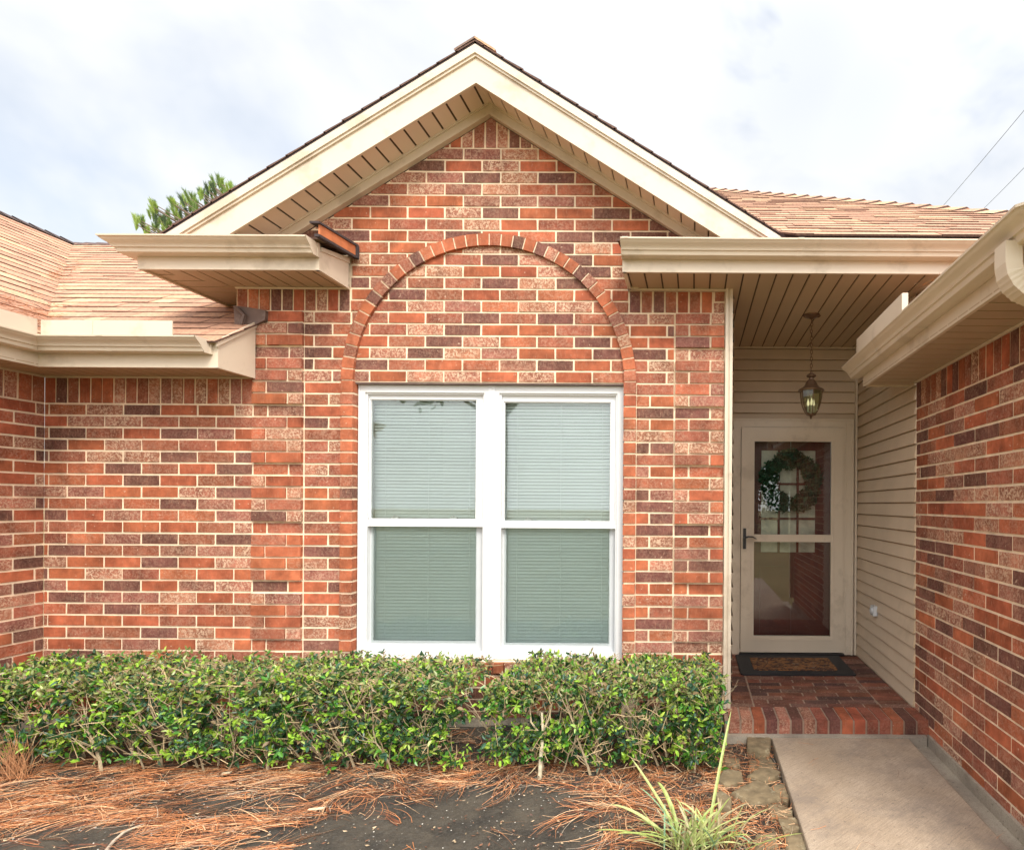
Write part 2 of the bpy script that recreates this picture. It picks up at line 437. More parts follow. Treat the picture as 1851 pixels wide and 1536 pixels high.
# right wing wall
XR = 1.52
FR = frame((XR,YW,0), (0,-1,0), (0,0,1), (-1,0,0))
rb, rm = MB(), MB()
running(rb, FR, 0, 2.05, ZB-.005, V0, phase=.07); soldier(rb, FR, 0, 2.05, V0, Zr(.86)); sheet(rm, [(.001,ZB),(2.05,ZB),(2.05,Zr(1.0)),(.001,Zr(1.0))], FR)
FR2 = frame((XR,1.95,0), (1,0,0), (0,0,1), (0,-1,0))
running(rb, FR2, 0.01, 3, ZB, V0); soldier(rb, FR2, 0.01, 3, V0, Zr(.86)); sheet(rm, [(.1,ZB),(3,ZB),(3,Zr(1.0)),(.1,Zr(1.0))], FR2)
o = rb.build('brick_wall', 'brick', house); lab(o, 'right wing wall beside the walkway'); rm.build('mortar', 'mortar', o)
# foundation
fb = MB()
fb.box(XLC-.1, XP1-.03, YW+.006, YW+.12, -.25, ZB-.001)
fb.box(XLC-.1, XLC+.006, .6, YW+.006, -.25, ZB-.001)
fb.box(XR-.022, XR+.1, 1.93, 3.74, -.25, ZB-.003)
fb.box(XR-.100, XR-.022, 1.5, 3.74, -.25, -.06)
fb.build('foundation', 'found', house)
# ---------------------------------------------------------------- grooved soffit sheets
def strips(mb, fr, half, lo, hi, span, pitch=.105, gap=.011, th=.006, axis=0, off=0.0, col=(1,1,1,0)):
    n = int((hi-lo)/pitch)+2
    for i in range(-1, n):
        a = lo+off+i*pitch; b = a+pitch-gap
        p = [(a,span[0]),(b,span[0]),(b,span[1]),(a,span[1])] if axis == 0 else [(span[0],a),(span[1],a),(span[1],b),(span[0],b)]
        p = clip(p, half)
        if p: mb.prism(p, fr, 0, th, col)
def rect(x0, x1, y0, y1): return [(-1,0,-x0),(1,0,x1),(0,-1,-y0),(0,1,y1)]
def poly_rect(x0, x1, y0, y1): return [(x0,y0),(x1,y0),(x1,y1),(x0,y1)]
def hframe(z): return frame((0,0,z), (1,0,0), (0,1,0), (0,0,-1))
def soffit(name, regions, z, label=None):
    a, g = MB(), MB(); fr = hframe(z)
    for (half, poly, axis, lo, hi, span, off) in regions:
        strips(a, fr, half, lo, hi, span, axis=axis, off=off)
        g.prism(poly, fr, -.02, .0005, back=True)
    o = a.build(name, 'soffit', house)
    if label: lab(o, label)
    g.build('groove', 'groove', o); return o
YF = 3.66; SU, SLO = Zr(1.465), Zr(.85)
XFL, XFLL = -3.496, -4.109
# porch ceiling and eave to the right
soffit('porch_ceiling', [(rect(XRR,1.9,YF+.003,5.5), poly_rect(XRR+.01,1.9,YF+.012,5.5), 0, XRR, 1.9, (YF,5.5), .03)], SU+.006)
# upper left: front return, side run with a mitre
mit = [( (YW-YF), -(XUP-XFL), (YW-YF)*XFL-(XUP-XFL)*YF )]            # below the mitre line
d1 = (XUP-XFL, YW-YF)
# line through (XFL,YF)-(XUP,YW): sign = d1x*(y-YF)-d1y*(x-XFL)
front_half = [(-d1[1], d1[0], -d1[1]*XFL+d1[0]*YF)]
side_half = [(d1[1], -d1[0], d1[1]*XFL-d1[0]*YF)]
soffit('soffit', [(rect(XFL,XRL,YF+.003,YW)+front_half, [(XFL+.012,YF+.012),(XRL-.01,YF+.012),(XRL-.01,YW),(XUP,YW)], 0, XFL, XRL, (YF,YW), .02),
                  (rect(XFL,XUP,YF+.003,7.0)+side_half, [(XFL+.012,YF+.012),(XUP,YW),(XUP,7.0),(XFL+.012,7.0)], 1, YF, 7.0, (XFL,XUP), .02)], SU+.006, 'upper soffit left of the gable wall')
# lower left
XE = -2.99
d2 = (XLC-XFLL, YW-YF)
soffit('soffit', [(rect(XLC,XE,YF+.003,YW)+[(d2[1]*-1, d2[0], -d2[1]*XFLL+d2[0]*YF)], [(XFLL-.012,YF+.012),(XE-.01,YF+.012),(XE-.01,YW),(XLC,YW)], 0, XLC, XE, (YF,YW), .0),
                  (rect(XLC,XFLL,.6,YW)+[(d2[1], -d2[0], d2[1]*XFLL-d2[0]*YF)], [(XFLL-.012,YF+.012),(XLC,YW),(XLC,.6),(XFLL-.012,.6)], 1, .6, YW, (XLC,XFLL), .0)], SLO+.006, 'lower soffit at the left')
# right wing
XFR = 1.187; YE = 4.13
soffit('soffit', [(rect(XFR,XR,1.5,YE), poly_rect(XFR+.012,XR,1.99,YE-.01), 1, 1.5, YE, (XFR,XR), .0),(rect(XR,4,1.5,1.95), poly_rect(XR+.001,4,1.78,1.95), 0, XR, 4, (1.5,1.95), .0)], SLO+.006, 'right wing soffit')
# thin wall-side channel mouldings
for bx_ in ((XFL+.36, XRL, YW-.020, YW-.008, SU-.014, SU-.002), (XRR, XP1, YW-.034, YW-.008, SU-.014, SU-.002), (XLC+.02, XE, YW-.020, YW-.008, SLO-.012, SLO-.001), (XLC+.008, XLC+.02, .6, YW-.02, SLO-.012, SLO-.001), (XR-.022, XR-.009, 1.95, YW, SLO-.014, SLO-.001)):
    cm = MB(); cm.box(*bx_); cm.build('soffit_channel', 'trim', house)
# ---------------------------------------------------------------- fascia, gutters
PROF = [(0,0),(.060,0),(.066,.004),(.068,.012),(.073,.024),(.082,.028),(.0835,.035),(.092,.046),(.108,.056),(.120,.066),(.125,.073),(.130,.075),(.131,.084),(.124,.086),(.121,.082),(.118,.074),(.105,.062),(.062,.010),(.004,.008),(.004,.085),(0,.085)]
def sweep(mb, prof, path, side, z):                      # path in plan, side=+1: outward is to the right of travel
    P = [Vector((p[0],p[1])) for p in path]; n = len(P); rows = []
    for i in range(n):
        ds = []
        if i > 0: ds.append((P[i]-P[i-1]).normalized())
        if i < n-1: ds.append((P[i+1]-P[i]).normalized())
        ns = [Vector((d.y,-d.x))*side for d in ds]
        m = ns[0] if len(ns) == 1 else (ns[0]+ns[1])/(1+ns[0].dot(ns[1]))
        rows.append([(P[i].x+m.x*o, P[i].y+m.y*o, z+h) for o, h in prof])
    k = len(prof); vs = [v for r in rows for v in r]; fs = []
    for i in range(n-1):
        for j in range(k):
            q = (j+1) % k; fs.append((i*k+j, i*k+q, (i+1)*k+q, (i+1)*k+j))
    mb.add(vs, fs)
def endcap(mb, p, nrm, z, along):                        # flat cap at a gutter end
    pr = [(0,0),(.060,0),(.068,.012),(.082,.028),(.0835,.035),(.108,.056),(.125,.073),(.131,.086),(0,.086)]
    fr = frame((p[0],p[1],z), (nrm[0],nrm[1],0), (0,0,1), (along[0],along[1],0))
    mb.prism([(a-.001,b-.001) for a, b in pr], fr, -.0, .004, back=True)
    mb.prism([(0.0,-.001),(.02,-.001),(.02,.087),(0,.087)], fr, .004, .007)
def gutter(path, side, z, caps, label):
    g = MB(); sweep(g, PROF, path, side, z)
    for c in caps: endcap(g, *c)
    o = g.build('gutter', 'trim', house, smooth=35); lab(o, label); return o
GU, GL = Zr(1.53), Zr(.920)
g1 = gutter([(XFL,7.0),(XFL,YF),(XRL,YF)], 1, GU, [((XRL,YF),(0,-1),GU,(1,0))], 'upper gutter on the left return')
g2 = gutter([(XRR,YF),(4.2,YF)], 1, GU, [((XRR,YF),(0,-1),GU,(-1,0))], 'long gutter over the porch')
g3 = gutter([(XFLL,.6),(XFLL,YF),(XE-.035,YF)], 1, GL, [((XE-.035,YF),(0,-1),GL,(1,0))], 'lower gutter at the left')
g4 = gutter([(XFR,4.22),(XFR,1.99),(XFR+.25,1.74),(4.2,1.74)], 1, GL-.005, [((XFR,4.22),(-1,0),GL-.005,(0,1))], 'right wing gutter beside the walkway')
fb = MB()
def fasc(mb, path, side, z0, z1, th=.02): sweep(mb, [(-th,0),(-.0005,0),(-.0005,z1-z0),(-th,z1-z0)], path, side, z0)
fasc(fb, [(XFL,7.0),(XFL,YF),(XRL,YF)], 1, SU-.012, GU+.09); o = fb.build('fascia', 'trim', house)
fb = MB(); fasc(fb, [(XRR,YF),(4.2,YF)], 1, SU-.012, GU+.09); fb.build('fascia', 'trim', house)
fb = MB(); fasc(fb, [(XFLL,.6),(XFLL,YF),(XE,YF)], 1, SLO-.012, GL+.09); fb.build('fascia', 'trim', house)
fb = MB(); fasc(fb, [(XFR,4.13),(XFR,1.99),(XFR+.25,1.74),(4.2,1.74)], 1, SLO-.012, GL+.085); fb.build('fascia', 'trim', house)
def seam(g, x, yface, z):
    m_ = MB(); sweep(m_, [(o*1.012+.0006, h-.0012 if h < .02 else h*1.012) for o, h in PROF[1:13]]+[(.02,.088),(.02,.0)], [(x,yface),(x+.035,yface)], 1, z); m_.build('seam', 'trim', g, smooth=35)
seam(g2, .62, YF, GU); seam(g2, XRR+.01, YF, GU); seam(g3, -3.62, YF, GL)
# end boards
FX = lambda x, s: frame((x,0,0), (0,1,0), (0,0,1), (s,0,0))
eb = MB()
eb.prism([(YF-.001,SLO-.012),(YW-.03,SLO-.012),(YW-.03,Zr(1.19)),(YF-.001,Zr(.98))], FX(XE,1), -.02, .004, back=True)
eb.prism([(YF-.02,Zr(.965)),(YW-.03,Zr(1.185)),(YW-.03,Zr(1.225)),(YF-.02,Zr(1.005))], FX(XE,1), .004, .014)
lab(eb.build('end_board', 'trim', house), 'board closing the lower left eave')
eb = MB()
eb.prism([(YF-.001,SU-.012),(YW-.03,SU-.012),(YW-.03,Zr(1.655)),(YF-.001,Zr(1.595))], FX(XRL,1), -.02, .004, back=True)
eb.prism([(YF+.01,Zr(1.575)),(YW-.03,Zr(1.625)),(YW-.03,Zr(1.66)),(YF+.01,Zr(1.60))], FX(XRL,1), .004, .012)
lab(eb.build('end_board', 'trim', house), 'bright board closing the upper left return')
eb = MB()
eb.prism([(YF-.001,SU-.012),(YW-.002,SU-.012),(YW-.002,Zr(1.64)),(YF-.001,Zr(1.60))], FX(XRR,-1), -.02, .004, back=True)
eb.box(XRR-.004, XRR+.07, YW-.05, YW-.008, SU-.012, SU+.02)
lab(eb.build('end_board', 'trim', house), 'board closing the porch eave')
eb = MB()
eb.prism([(XFR,SLO-.012),(XR+.2,SLO-.012),(XR+.2,Zr(1.17)),(XFR,Zr(.97))], frame((0,YE,0),(1,0,0),(0,0,1),(0,1,0)), -.02, .004, back=True)
eb.build('end_board', 'trim', house)
# splash guards standing on the gutters
sg = MB(); zt = GL+.083
sg.box(XFLL+.155, XE-.17, YF-.128, YF-.122, zt, zt+.088); sg.box(XFLL+.155+.30, XFLL+.155+.315, YF-.131, YF-.129, zt, zt+.088)
sg.prism([(YF-.122,zt),(1.5,zt),(1.5,zt+.088),(YF-.122,zt+.095)], FX(XFLL+.128,1), -.006, 0, back=True)
lab(sg.build('splash_guard', 'trim', g3), 'tall splash guard on the left gutter')
sg = MB()
sg.prism([(3.84,zt-.004),(3.0,zt-.004),(3.0,zt+.088),(3.84,zt+.088)], FX(XFR-.126,-1), -.004, .002, back=True)
sg.prism([(3.0,zt-.004),(3.02,zt-.004),(3.02,zt+.09),(3.0,zt+.09)], FX(XFR-.126,-1), -.03, -.004, back=True)
lab(sg.build('splash_guard', 'trim', g4), 'short splash guard on the right gutter')
# downspout elbow
ds = MB()
path = [(XFR-.075,2.08,GL+.01),(XFR-.075,2.08,Zr(.855)),(XFR-.069,2.08,Zr(.822)),(XFR-.052,2.08,Zr(.792)),(XFR-.026,2.08,Zr(.770)),(XFR+.008,2.08,Zr(.756)),(XFR+.06,2.08,Zr(.742)),(XFR+.22,2.08,Zr(.69)),(XR-.06,2.08,Zr(.5)),(XR-.055,2.08,.1)]
P = []
for i in range(len(path)-1):                             # subdivide for the crimps
    a, b = Vector(path[i]), Vector(path[i+1]); m = 4 if 1 <= i <= 6 else 1
    for j in range(m): P.append(a.lerp(b, j/m))
P.append(Vector(path[-1]))
k = 0; rows = []
for i, p in enumerate(P):
    t = (P[min(i+1,len(P)-1)]-P[max(i-1,0)]).normalized(); u = Vector((0,1,0)); w = t.cross(u).normalized()
    cr_ = 1.0+(.035 if (i % 2 and 4 < i < 26) else 0)
    pr = []
    for a, b in ((-1,-1),(-.33,-1),(-.28,-.93),(-.1,-.93),(-.05,-1),(.33,-1),(.38,-.93),(.7,-.93),(.75,-1),(1,-1),(1,1),(-1,1)):
        pr.append(tuple(p+u*a*.038*cr_+w*(-b)*.030*cr_))
    rows.append(pr)
kk = len(rows[0]); ds.add([v for r in rows for v in r], [(i*kk+j, i*kk+(j+1)%kk, (i+1)*kk+(j+1)%kk, (i+1)*kk+j) for i in range(len(rows)-1) for j in range(kk)])
ds.build('downspout', 'trim', house)
# ---------------------------------------------------------------- roofs
def shingle_col(base=(.455,.245,.155)):
    r = random.random(); v = random.uniform(.86, 1.12)
    if r < .15: base = (.50,.29,.18)
    elif r < .35: base = (.54,.32,.19)
    elif r < .37: base = (.33,.19,.12)
    return (base[0]*v, base[1]*v, base[2]*v, 0)
def roof(name, O, U, V, half, u0, u1, v1, label, expo=.14, vstart=0.0, base=None, step=True):
    U, V = Vector(U).normalized(), Vector(V).normalized(); Nn = U.cross(V)
    if Nn.z < 0: Nn = -Nn
    fr = (Vector(O), U, V, Nn)
    mb = MB(); k = 0; v = vstart
    while v < v1:
        x = u0-random.uniform(0,.3)
        while x < u1:
            w = random.choice((.12,.16,.2,.26,.33)); 
            jv = random.uniform(-.004,.004)
            p = [(x,v+jv),(x+w-.003,v+jv),(x+w-.003,v+expo+.012),(x,v+expo+.012)]
            p = clip(p, list(half)+[(-1,0,-u0),(1,0,u1)])
            if p:
                th = random.choice((.005,.006,.009)); vv = v
                c = shingle_col() if base is None else tuple(b*random.uniform(.8,1.2) for b in base)+(0,)
                mb.prism(p, fr, -.004, th, c, hf=lambda a, b: .001+th*(1-(b-vv)/(expo+.012))+.001, sidecol=(.12,.065,.048,0))
            x += w
        v += expo
    o = mb.build(name, 'shingle', house); lab(o, label); return o, fr
cs = 1/math.sqrt(1+SL*SL); sn = SL*cs
# gable roof, two slopes; ridge along Y at XC
ZRG = Zr(2.925); YR = 3.695
for s in (-1, 1):
    mxx = 2.14 if s < 0 else 2.2
    # eave -> ridge
    e = (XC+s*mxx, YR, ZRG-SL*mxx)
    half = []
    if s < 0: half = []
    o, fr = roof('gable_roof', e, (0,1,0), (-s*cs,0,sn), [(0,1,mxx/cs)], 0, 4.6, mxx/cs, 'left slope of the gable roof' if s < 0 else 'right slope of the gable roof')
    dk = MB()                                            # deck and drip edge under the shingles
    dk.prism([(.006,.0),(4.6,.0),(4.6,mxx/cs-.002),(.006,mxx/cs-.002)], fr, -.022, -.003, back=True)
    dk.build('roof_deck', 'dark_edge', o)
# ridge caps
rc = MB(); y = YR-.004
for i in range(32):
    yy0, yy1 = y+i*.14, y+i*.14+.17
    for s in (-1, 1):
        rc.add([(XC,yy0,ZRG+.024),(XC+s*.13,yy0,ZRG+.024-.13*SL),(XC+s*.13,yy1,ZRG+.014-.13*SL),(XC,yy1,ZRG+.014),(XC,yy0,ZRG+.010),(XC+s*.13,yy0,ZRG+.010-.13*SL)], [(0,1,2,3),(0,4,5,1)], shingle_col((.2,.13,.1)))
rc.build('ridge_cap', 'shingle', house)
# rake boards, soffit under the rake, frieze on the wall
YFA = 3.72
FA = frame((0,YFA,0), (1,0,0), (0,0,1), (0,-1,0))
rk, tr, fz = MB(), MB(), MB()
for s in (-1, 1):
    zb = Zr(1.60)
    def line(top, x): return top-SL*abs(x-XC)
    def band(mb, top, bot, fr, d0, d1, xm=2.2, zmin=None, over=0.0):
        xs = [XC, XC+s*xm]
        poly = [(XC,Zr(bot)),(XC+s*xm,Zr(bot)-SL*xm),(XC+s*xm,Zr(top)-SL*xm),(XC,Zr(top))]
        poly = clip(poly, [(0,-1,-(zmin or zb))])
        mb.prism(poly, fr, d0, d1, back=True)
    band(rk, 2.858, 2.674, FA, -.018, 0.0)
    band(tr, 2.905, 2.852, FA, -.02, .022)
    band(tr, 2.852, 2.835, FA, 0.0, .012)
    FZ = frame((0,YW,0), (1,0,0), (0,0,1), (0,-1,0))
    band(fz, 2.725, 2.635, FZ, 0.0, .035); band(fz, 2.725, 2.700, FZ, .035, .045); band(fz, 2.655, 2.635, FZ, .035, .042)
lab(rk.build('rake_board', 'trim', house), 'broad rake boards of the gable'); rkp = tr.build('rake_moulding', 'trim', house)
fz.build('frieze_board', 'trim', house)
for s in (-1, 1):
    a, g = MB(), MB()
    U = Vector((s*cs,0,-sn)); V = Vector((0,1,0)); Nn = Vector((-s*sn,0,-cs))
    fr = (Vector((XC,0,Zr(2.722))), U, V, Nn)
    half = rect(.0, 2.25, YFA+.005, YW)
    strips(a, fr, rect(.004,2.3,YFA+.001,YW-.002), 0, 2.3, (YFA+.001,YW-.002), pitch=.107, gap=.013, th=.007, off=.05)
    g.prism(poly_rect(.0,2.3,YFA+.001,YW-.001), fr, -.02, .0004, back=True)
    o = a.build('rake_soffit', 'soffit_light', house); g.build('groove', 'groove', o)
# return roofs (little sloped tops) with their edges
def return_roof(x0, x1, edge, label):
    U = Vector((1,0,0)); V = Vector((0,1,.16)).normalized()
    o, fr = roof('return_roof', (x0,YF-.055,Zr(1.628)), U, V, [(0,1,.39)], 0, x1-x0, .39, label, expo=.12, base=(.30,.17,.11))
    return o
rr = return_roof(XFL-.05, XRL+.05, 1, 'small shingled top of the left return')
rs = MB()
rs.prism([(YF-.08,Zr(1.635)),(YW-.03,Zr(1.67)),(YW-.03,Zr(1.735)),(YF-.08,Zr(1.70))], FX(XRL+.058,1), -.01, .0, back=True)
lab(rs.build('flashing', 'rust', house), 'rust-orange flashing at the end of the left return')
rs = MB()
rs.prism([(YF-.1,Zr(1.70)),(YW-.02,Zr(1.737)),(YW-.02,Zr(1.752)),(YF-.1,Zr(1.712))], FX(XRL+.066,1), -.06, .0, back=True)
rs.prism([(YF-.1,Zr(1.618)),(YW-.02,Zr(1.655)),(YW-.02,Zr(1.670)),(YF-.1,Zr(1.634))], FX(XRL+.066,1), -.03, .0, back=True)
rs.prism([(YW-.045,Zr(1.655)),(YW-.02,Zr(1.655)),(YW-.02,Zr(1.74)),(YW-.045,Zr(1.74))], FX(XRL+.070,1), -.03, .0, back=True)
rs.build('shingle_edge', 'dark_edge', house)
rr = return_roof(XRR-.03, .62, -1, 'small shingled top of the right return')
# flashing at the foot of the upper wall
fl = MB()
a = [W(422,552,3.955), W(452,556,3.95), W(480,561,3.95), W(479,578,3.95), W(462,586,3.95), W(424,586,3.955)]
fl.add(a+[(p[0],p[1]+.03,p[2]) for p in a], [(0,1,2,3,4,5)]+[(i,i+6,(i+1)%6+6,(i+1)%6) for i in range(6)])
fl.tube([W(428,556,3.94), W(441,570,3.93), W(436,586,3.93)], .012, 6)
lab(fl.build('flashing', 'flash', house), 'dark bent flashing where the lower roof meets the wall')
# main roof over the porch, with its hip
ZE = Zr(1.60)
Om = (-3.0,3.5,ZE)
# visible hip: from (.304,6.62) to (2.40,4.685) in plan
hx0, hy0, hx1, hy1 = .304, 6.62, 2.40, 4.685
dx_, dy_ = hx1-hx0, hy1-hy0
def planhalf(x0, y0, x1, y1, keep):                      # half plane in roof (u,v) coordinates
    # u = x-Om.x ; v*cs = y-Om.y
    ax, ay = x0-Om[0], (y0-Om[1])/cs; bx, by = x1-Om[0], (y1-Om[1])/cs
    nx, ny = by-ay, -(bx-ax); c = nx*ax+ny*ay
    kx, ky = keep[0]-Om[0], (keep[1]-Om[1])/cs
    if nx*kx+ny*ky > c: nx, ny, c = -nx, -ny, -c
    return (nx, ny, c)
hh = planhalf(hx0, hy0, hx1, hy1, (1.0,4.0))
lim = (-1,0,-3.2)
o, fr = roof('main_roof', Om, (1,0,0), (0,cs,sn), [hh, planhalf(.505,3.72,-1.4,5.625,(2,5)), (0,1,5.6)], 1.6, 7.0, 5.6, 'tan shingle roof above the porch', vstart=.118)
dk = MB(); p = clip(poly_rect(1.6,7.0,.20,5.6), [hh, planhalf(.505,3.72,-1.4,5.625,(2,5))]); dk.prism(p, fr, -.05, -.004, back=True); dk.build('roof_deck', 'dark_edge', o)
hc = MB(); n = 44
ex, ey = hx1+(hx1-hx0)*.35, hy1+(hy1-hy0)*.35; sx, sy = hx0-(hx1-hx0)*1.0, hy0-(hy1-hy0)*1.0
for i in range(n):
    t0, t1 = i/n, (i+1.35)/n
    def hp(t, dxx, up): 
        x, y = ex+(sx-ex)*t, ey+(sy-ey)*t
        return Vector((x+dxx, y, ZE+SL*(y-3.5)+up))
    a0, a1 = hp(t0,-.11,.018), hp(t1,-.11,.004); b0, b1 = hp(t0,.0,.045), hp(t1,0,.022); c0, c1 = hp(t0,.14,-.04), hp(t1,.14,-.05)
    hc.add([a0,b0,b1,a1,c0,c1], [(0,1,2,3),(1,4,5,2)], shingle_col()); hc.add([hp(t0,-.11,.0),hp(t0,0,.03),b0,a0], [(0,1,2,3)], (.08,.05,.04,0))
hc.build('hip_cap', 'shingle', house)
# far side of the hip
fs_ = MB(); A = hp(0,0,0); B = hp(1,0,0)
fs_.add([A, B, B+Vector((5,3,-3.6)), A+Vector((2.2,0,-.9))], [(0,1,2,3)], (.45,.28,.17,0)); fs_.build('hip_roof_far_side', 'shingle', house)
# lower left roofs
ZL = 1.225
def zl(y): return Zr(ZL)+SL*(y-YW)
YRD = 6.92; XRD = XLC-(YRD-YW)
Ol = (-8.2,YF-.04,zl(YF-.04)); Om2 = Om; Om = Ol
vh = planhalf(XLC, YW, XRD, YRD, (-3.5,4.2))
o, fr = roof('lower_roof', Ol, (1,0,0), (0,cs,sn), [vh, (0,1,(YRD-Ol[1])/cs), planhalf(XUP,3.6,XUP,8,(-5,5))], 0, 5.3, 4.2, 'lower shingle roof at the left, rising behind the gutter')
dk = MB(); p = clip(poly_rect(0,5.062,.06,(YRD-Ol[1])/cs), [vh]); dk.prism(p, fr, -.03, -.004, back=True); dk.build('roof_deck', 'dark_edge', o)
o2, fr2 = roof('lower_roof', Ol, (1,0,0), (0,cs,sn), [(0,1,.50/1)], 8.2+XUP+.001, 8.2+XE+.02, .5, 'strip of lower roof in front of the brick wall')
# left wing roof, faces right
Ow = (XLC+.378,.6,Zr(ZL)-SL*.378)
def wv(x): return (Ow[0]-x)/cs
wvh = ()
# u = y-.6 ; v*cs = Ow.x-x ; keep side where (y-YW) <= (XLC-x)
ax, ay, bx, by = YW-.6, wv(XLC), YRD-.6, wv(XRD)
nx, ny = by-ay, -(bx-ax); c_ = nx*ax+ny*ay
kx, ky = 2.0, wv(XLC-1.0)
if nx*kx+ny*ky > c_: nx, ny, c_ = -nx, -ny, -c_
o, fr = roof('lower_roof', Ow, (0,1,0), (-cs,0,sn), [(nx,ny,c_), (0,1,wv(XRD))], 0, YRD-.6, wv(XRD), 'left wing roof sloping down to the valley')
dk = MB(); p = clip(poly_rect(0,YRD-.6,.06,wv(XRD)), [(nx,ny,c_)]); dk.prism(p, fr, -.03, -.004, back=True); dk.build('roof_deck', 'dark_edge', o)
rcb = MB(); zt_ = zl(YRD)
for i in range(40):
    x0 = XRD+i*.14
    rcb.add([(x0,YRD-.12,zt_-.06),(x0+.17,YRD-.12,zt_-.07),(x0+.17,YRD+.01,zt_+.012),(x0,YRD+.01,zt_+.024),(x0,YRD+.15,zt_-.07),(x0+.17,YRD+.15,zt_-.08)], [(0,1,2,3),(3,2,5,4)], (.10,.06,.05,0))
    y0 = .7+i*.16
    if y0 < YRD: rcb.add([(XRD+.12,y0,zt_-.05),(XRD+.12,y0+.19,zt_-.06),(XRD,y0+.19,zt_+.014),(XRD,y0,zt_+.028),(XRD-.14,y0,zt_-.06),(XRD-.14,y0+.19,zt_-.06)], [(0,1,2,3),(3,2,5,4)], (.07,.045,.04,0))
rcb.build('ridge_cap', 'shingle', house)
# right wing roof
Orr = (XFR-.04,1.74,Zr(1.0))
o, fr = roof('right_wing_roof', Orr, (0,1,0), (cs,0,sn), [], .0, 2.44, 1.0, 'right wing roof above the walkway gutter')
# ---------------------------------------------------------------- porch: siding, trim, floor, doors
def siding(mb, fr, u0, u1, v0, v1, pitch=.1, base=0.0):
    k = math.floor((v0-base)/pitch)
    while base+k*pitch < v1:
        a, b = max(base+k*pitch, v0), min(base+(k+1)*pitch, v1)
        if b-a > .004:
            O, U, V, Nn = fr
            P_ = lambda u, v, d: O+U*u+V*v+Nn*d
            vs = [P_(u0,a,-.012),P_(u1,a,-.012),P_(u0,a,.017),P_(u1,a,.017),P_(u0,a+.005,.019),P_(u1,a+.005,.019),P_(u0,b-.009,.004),P_(u1,b-.009,.004),P_(u0,b,-.012),P_(u1,b,-.012)]
            mb.add(vs, [(0,1,3,2),(2,3,5,4),(4,5,7,6),(6,7,9,8)])
        k += 1
YD = 5.45; PF = Zr(-1.38)
FD = frame((0,YD,0), (1,0,0), (0,0,1), (0,-1,0))
CX0, CX1, CT = .315, 1.472, Zr(.80)
sd = MB(); siding(sd, FD, .2, XR, CT, SU+.006, base=.03); siding(sd, FD, CX1, XR, PF, CT, base=.03)
sd.box(.15, XR+.1, YD+.014, YD+.08, CT, SU+.05); sd.box(CX1, XR+.1, YD+.014, YD+.08, PF-.1, CT)
sd.box(.15, CX0, YD+.002, YD+.08, PF-.1, CT)
lab(sd.build('siding_wall', 'siding', house), 'beige lap siding around the front door')
FSD = frame((XR,0,0), (0,1,0), (0,0,1), (-1,0,0))
ss = MB(); siding(ss, FSD, YW+.002, YD, PF, SU+.006, base=.0)
ss.box(XR+.014, XR+.1, YW+.101, YD+.1, -.1, SU+.05)
side = lab(ss.build('siding_wall', 'siding', house), 'beige lap siding on the right side of the porch')
FSL = frame((XP1+.05,0,0), (0,1,0), (0,0,1), (1,0,0))
ss = MB(); siding(ss, FSL, YW+.06, YD, PF, SU+.006, base=.0); ss.box(XP1, XP1+.036, YW+.06, YD, PF, SU+.05)
lab(ss.build('siding_wall', 'siding', house), 'porch side wall behind the brick pier')
tp = MB()
tp.box(XP1, XP1+.018, YW-.040, YW+.06, PF+.0, SU-.0); tp.box(XP1+.018, XP1+.030, YW-.026, YW+.06, PF, SU); tp.box(XP1+.030, XP1+.05, YW-.034, YW+.06, PF, SU)
tp.box(XR-.034, XR-.0155, YD-.045, YD-.016, PF, SU); tp.box(XR-.03, XR-.016, YD-.0155, YD-.0, PF, SU)
tp.box(XP1+.05, XR-.03, YD-.035, YD-.016, SU-.012, SU)
tp.build('corner_trim', 'trim', house)
ob = MB(); oc = W(1587,1103,4.84)
ob.box(XR-.045, XR-.012, 4.80, 4.88, oc[2]-.04, oc[2]+.04); ob.lathe([(0,0),(.028,0),(.028,.01),(.02,.014),(0,.014)], (0,0,0), 12)
# turn the round cap to face the porch
nn = len(ob.v)-60
for i in range(nn, len(ob.v)):
    v = ob.v[i]; ob.v[i] = (XR-.045-v[2], 4.84+v[0], oc[2]+v[1])
ob.build('outlet_cover', 'vinylgrey', side)
# casing and doors
cz = MB()
zd = lambda py: W(1430,py,YD)[2]
xd = lambda px: W(px,960,YD)[0]
S0, S1 = xd(1338.5), xd(1521.5); T0, T1 = zd(1176), zd(774)
cz.box(CX0, S0-.004, YD-.035, YD+.10, PF, CT); cz.box(S1+.004, CX1, YD-.035, YD+.10, PF, CT); cz.box(S0-.004, S1+.004, YD-.035, YD+.10, T1+.004, CT)
cz.box(S1+.03, S1+.042, YD-.042, YD-.035, PF, CT-.03); cz.box(CX1-.016, CX1-.0, YD-.045, YD-.035, PF, CT); cz.box(CX0, CX1-.016, YD-.045, YD-.035, CT-.016, CT)
cz.box(S0-.02, S0-.006, YD-.042, YD-.035, PF, CT-.06)
cz.build('door_casing', 'trim', house)
sdo = MB()
g0, g1 = xd(1362), xd(1499.5); u1_, u0_ = zd(799), zd(965.5); l1_, l0_ = zd(978.5), zd(1149)
y0, y1 = YD-.055, YD-.025
sdo.box(S0, g0, y0, y1, T0, T1); sdo.box(g1, S1, y0, y1, T0, T1); sdo.box(g0, g1, y0, y1, u1_, T1); sdo.box(g0, g1, y0-.004, y1, l1_, u0_); sdo.box(g0, g1, y0, y1, T0, l0_)
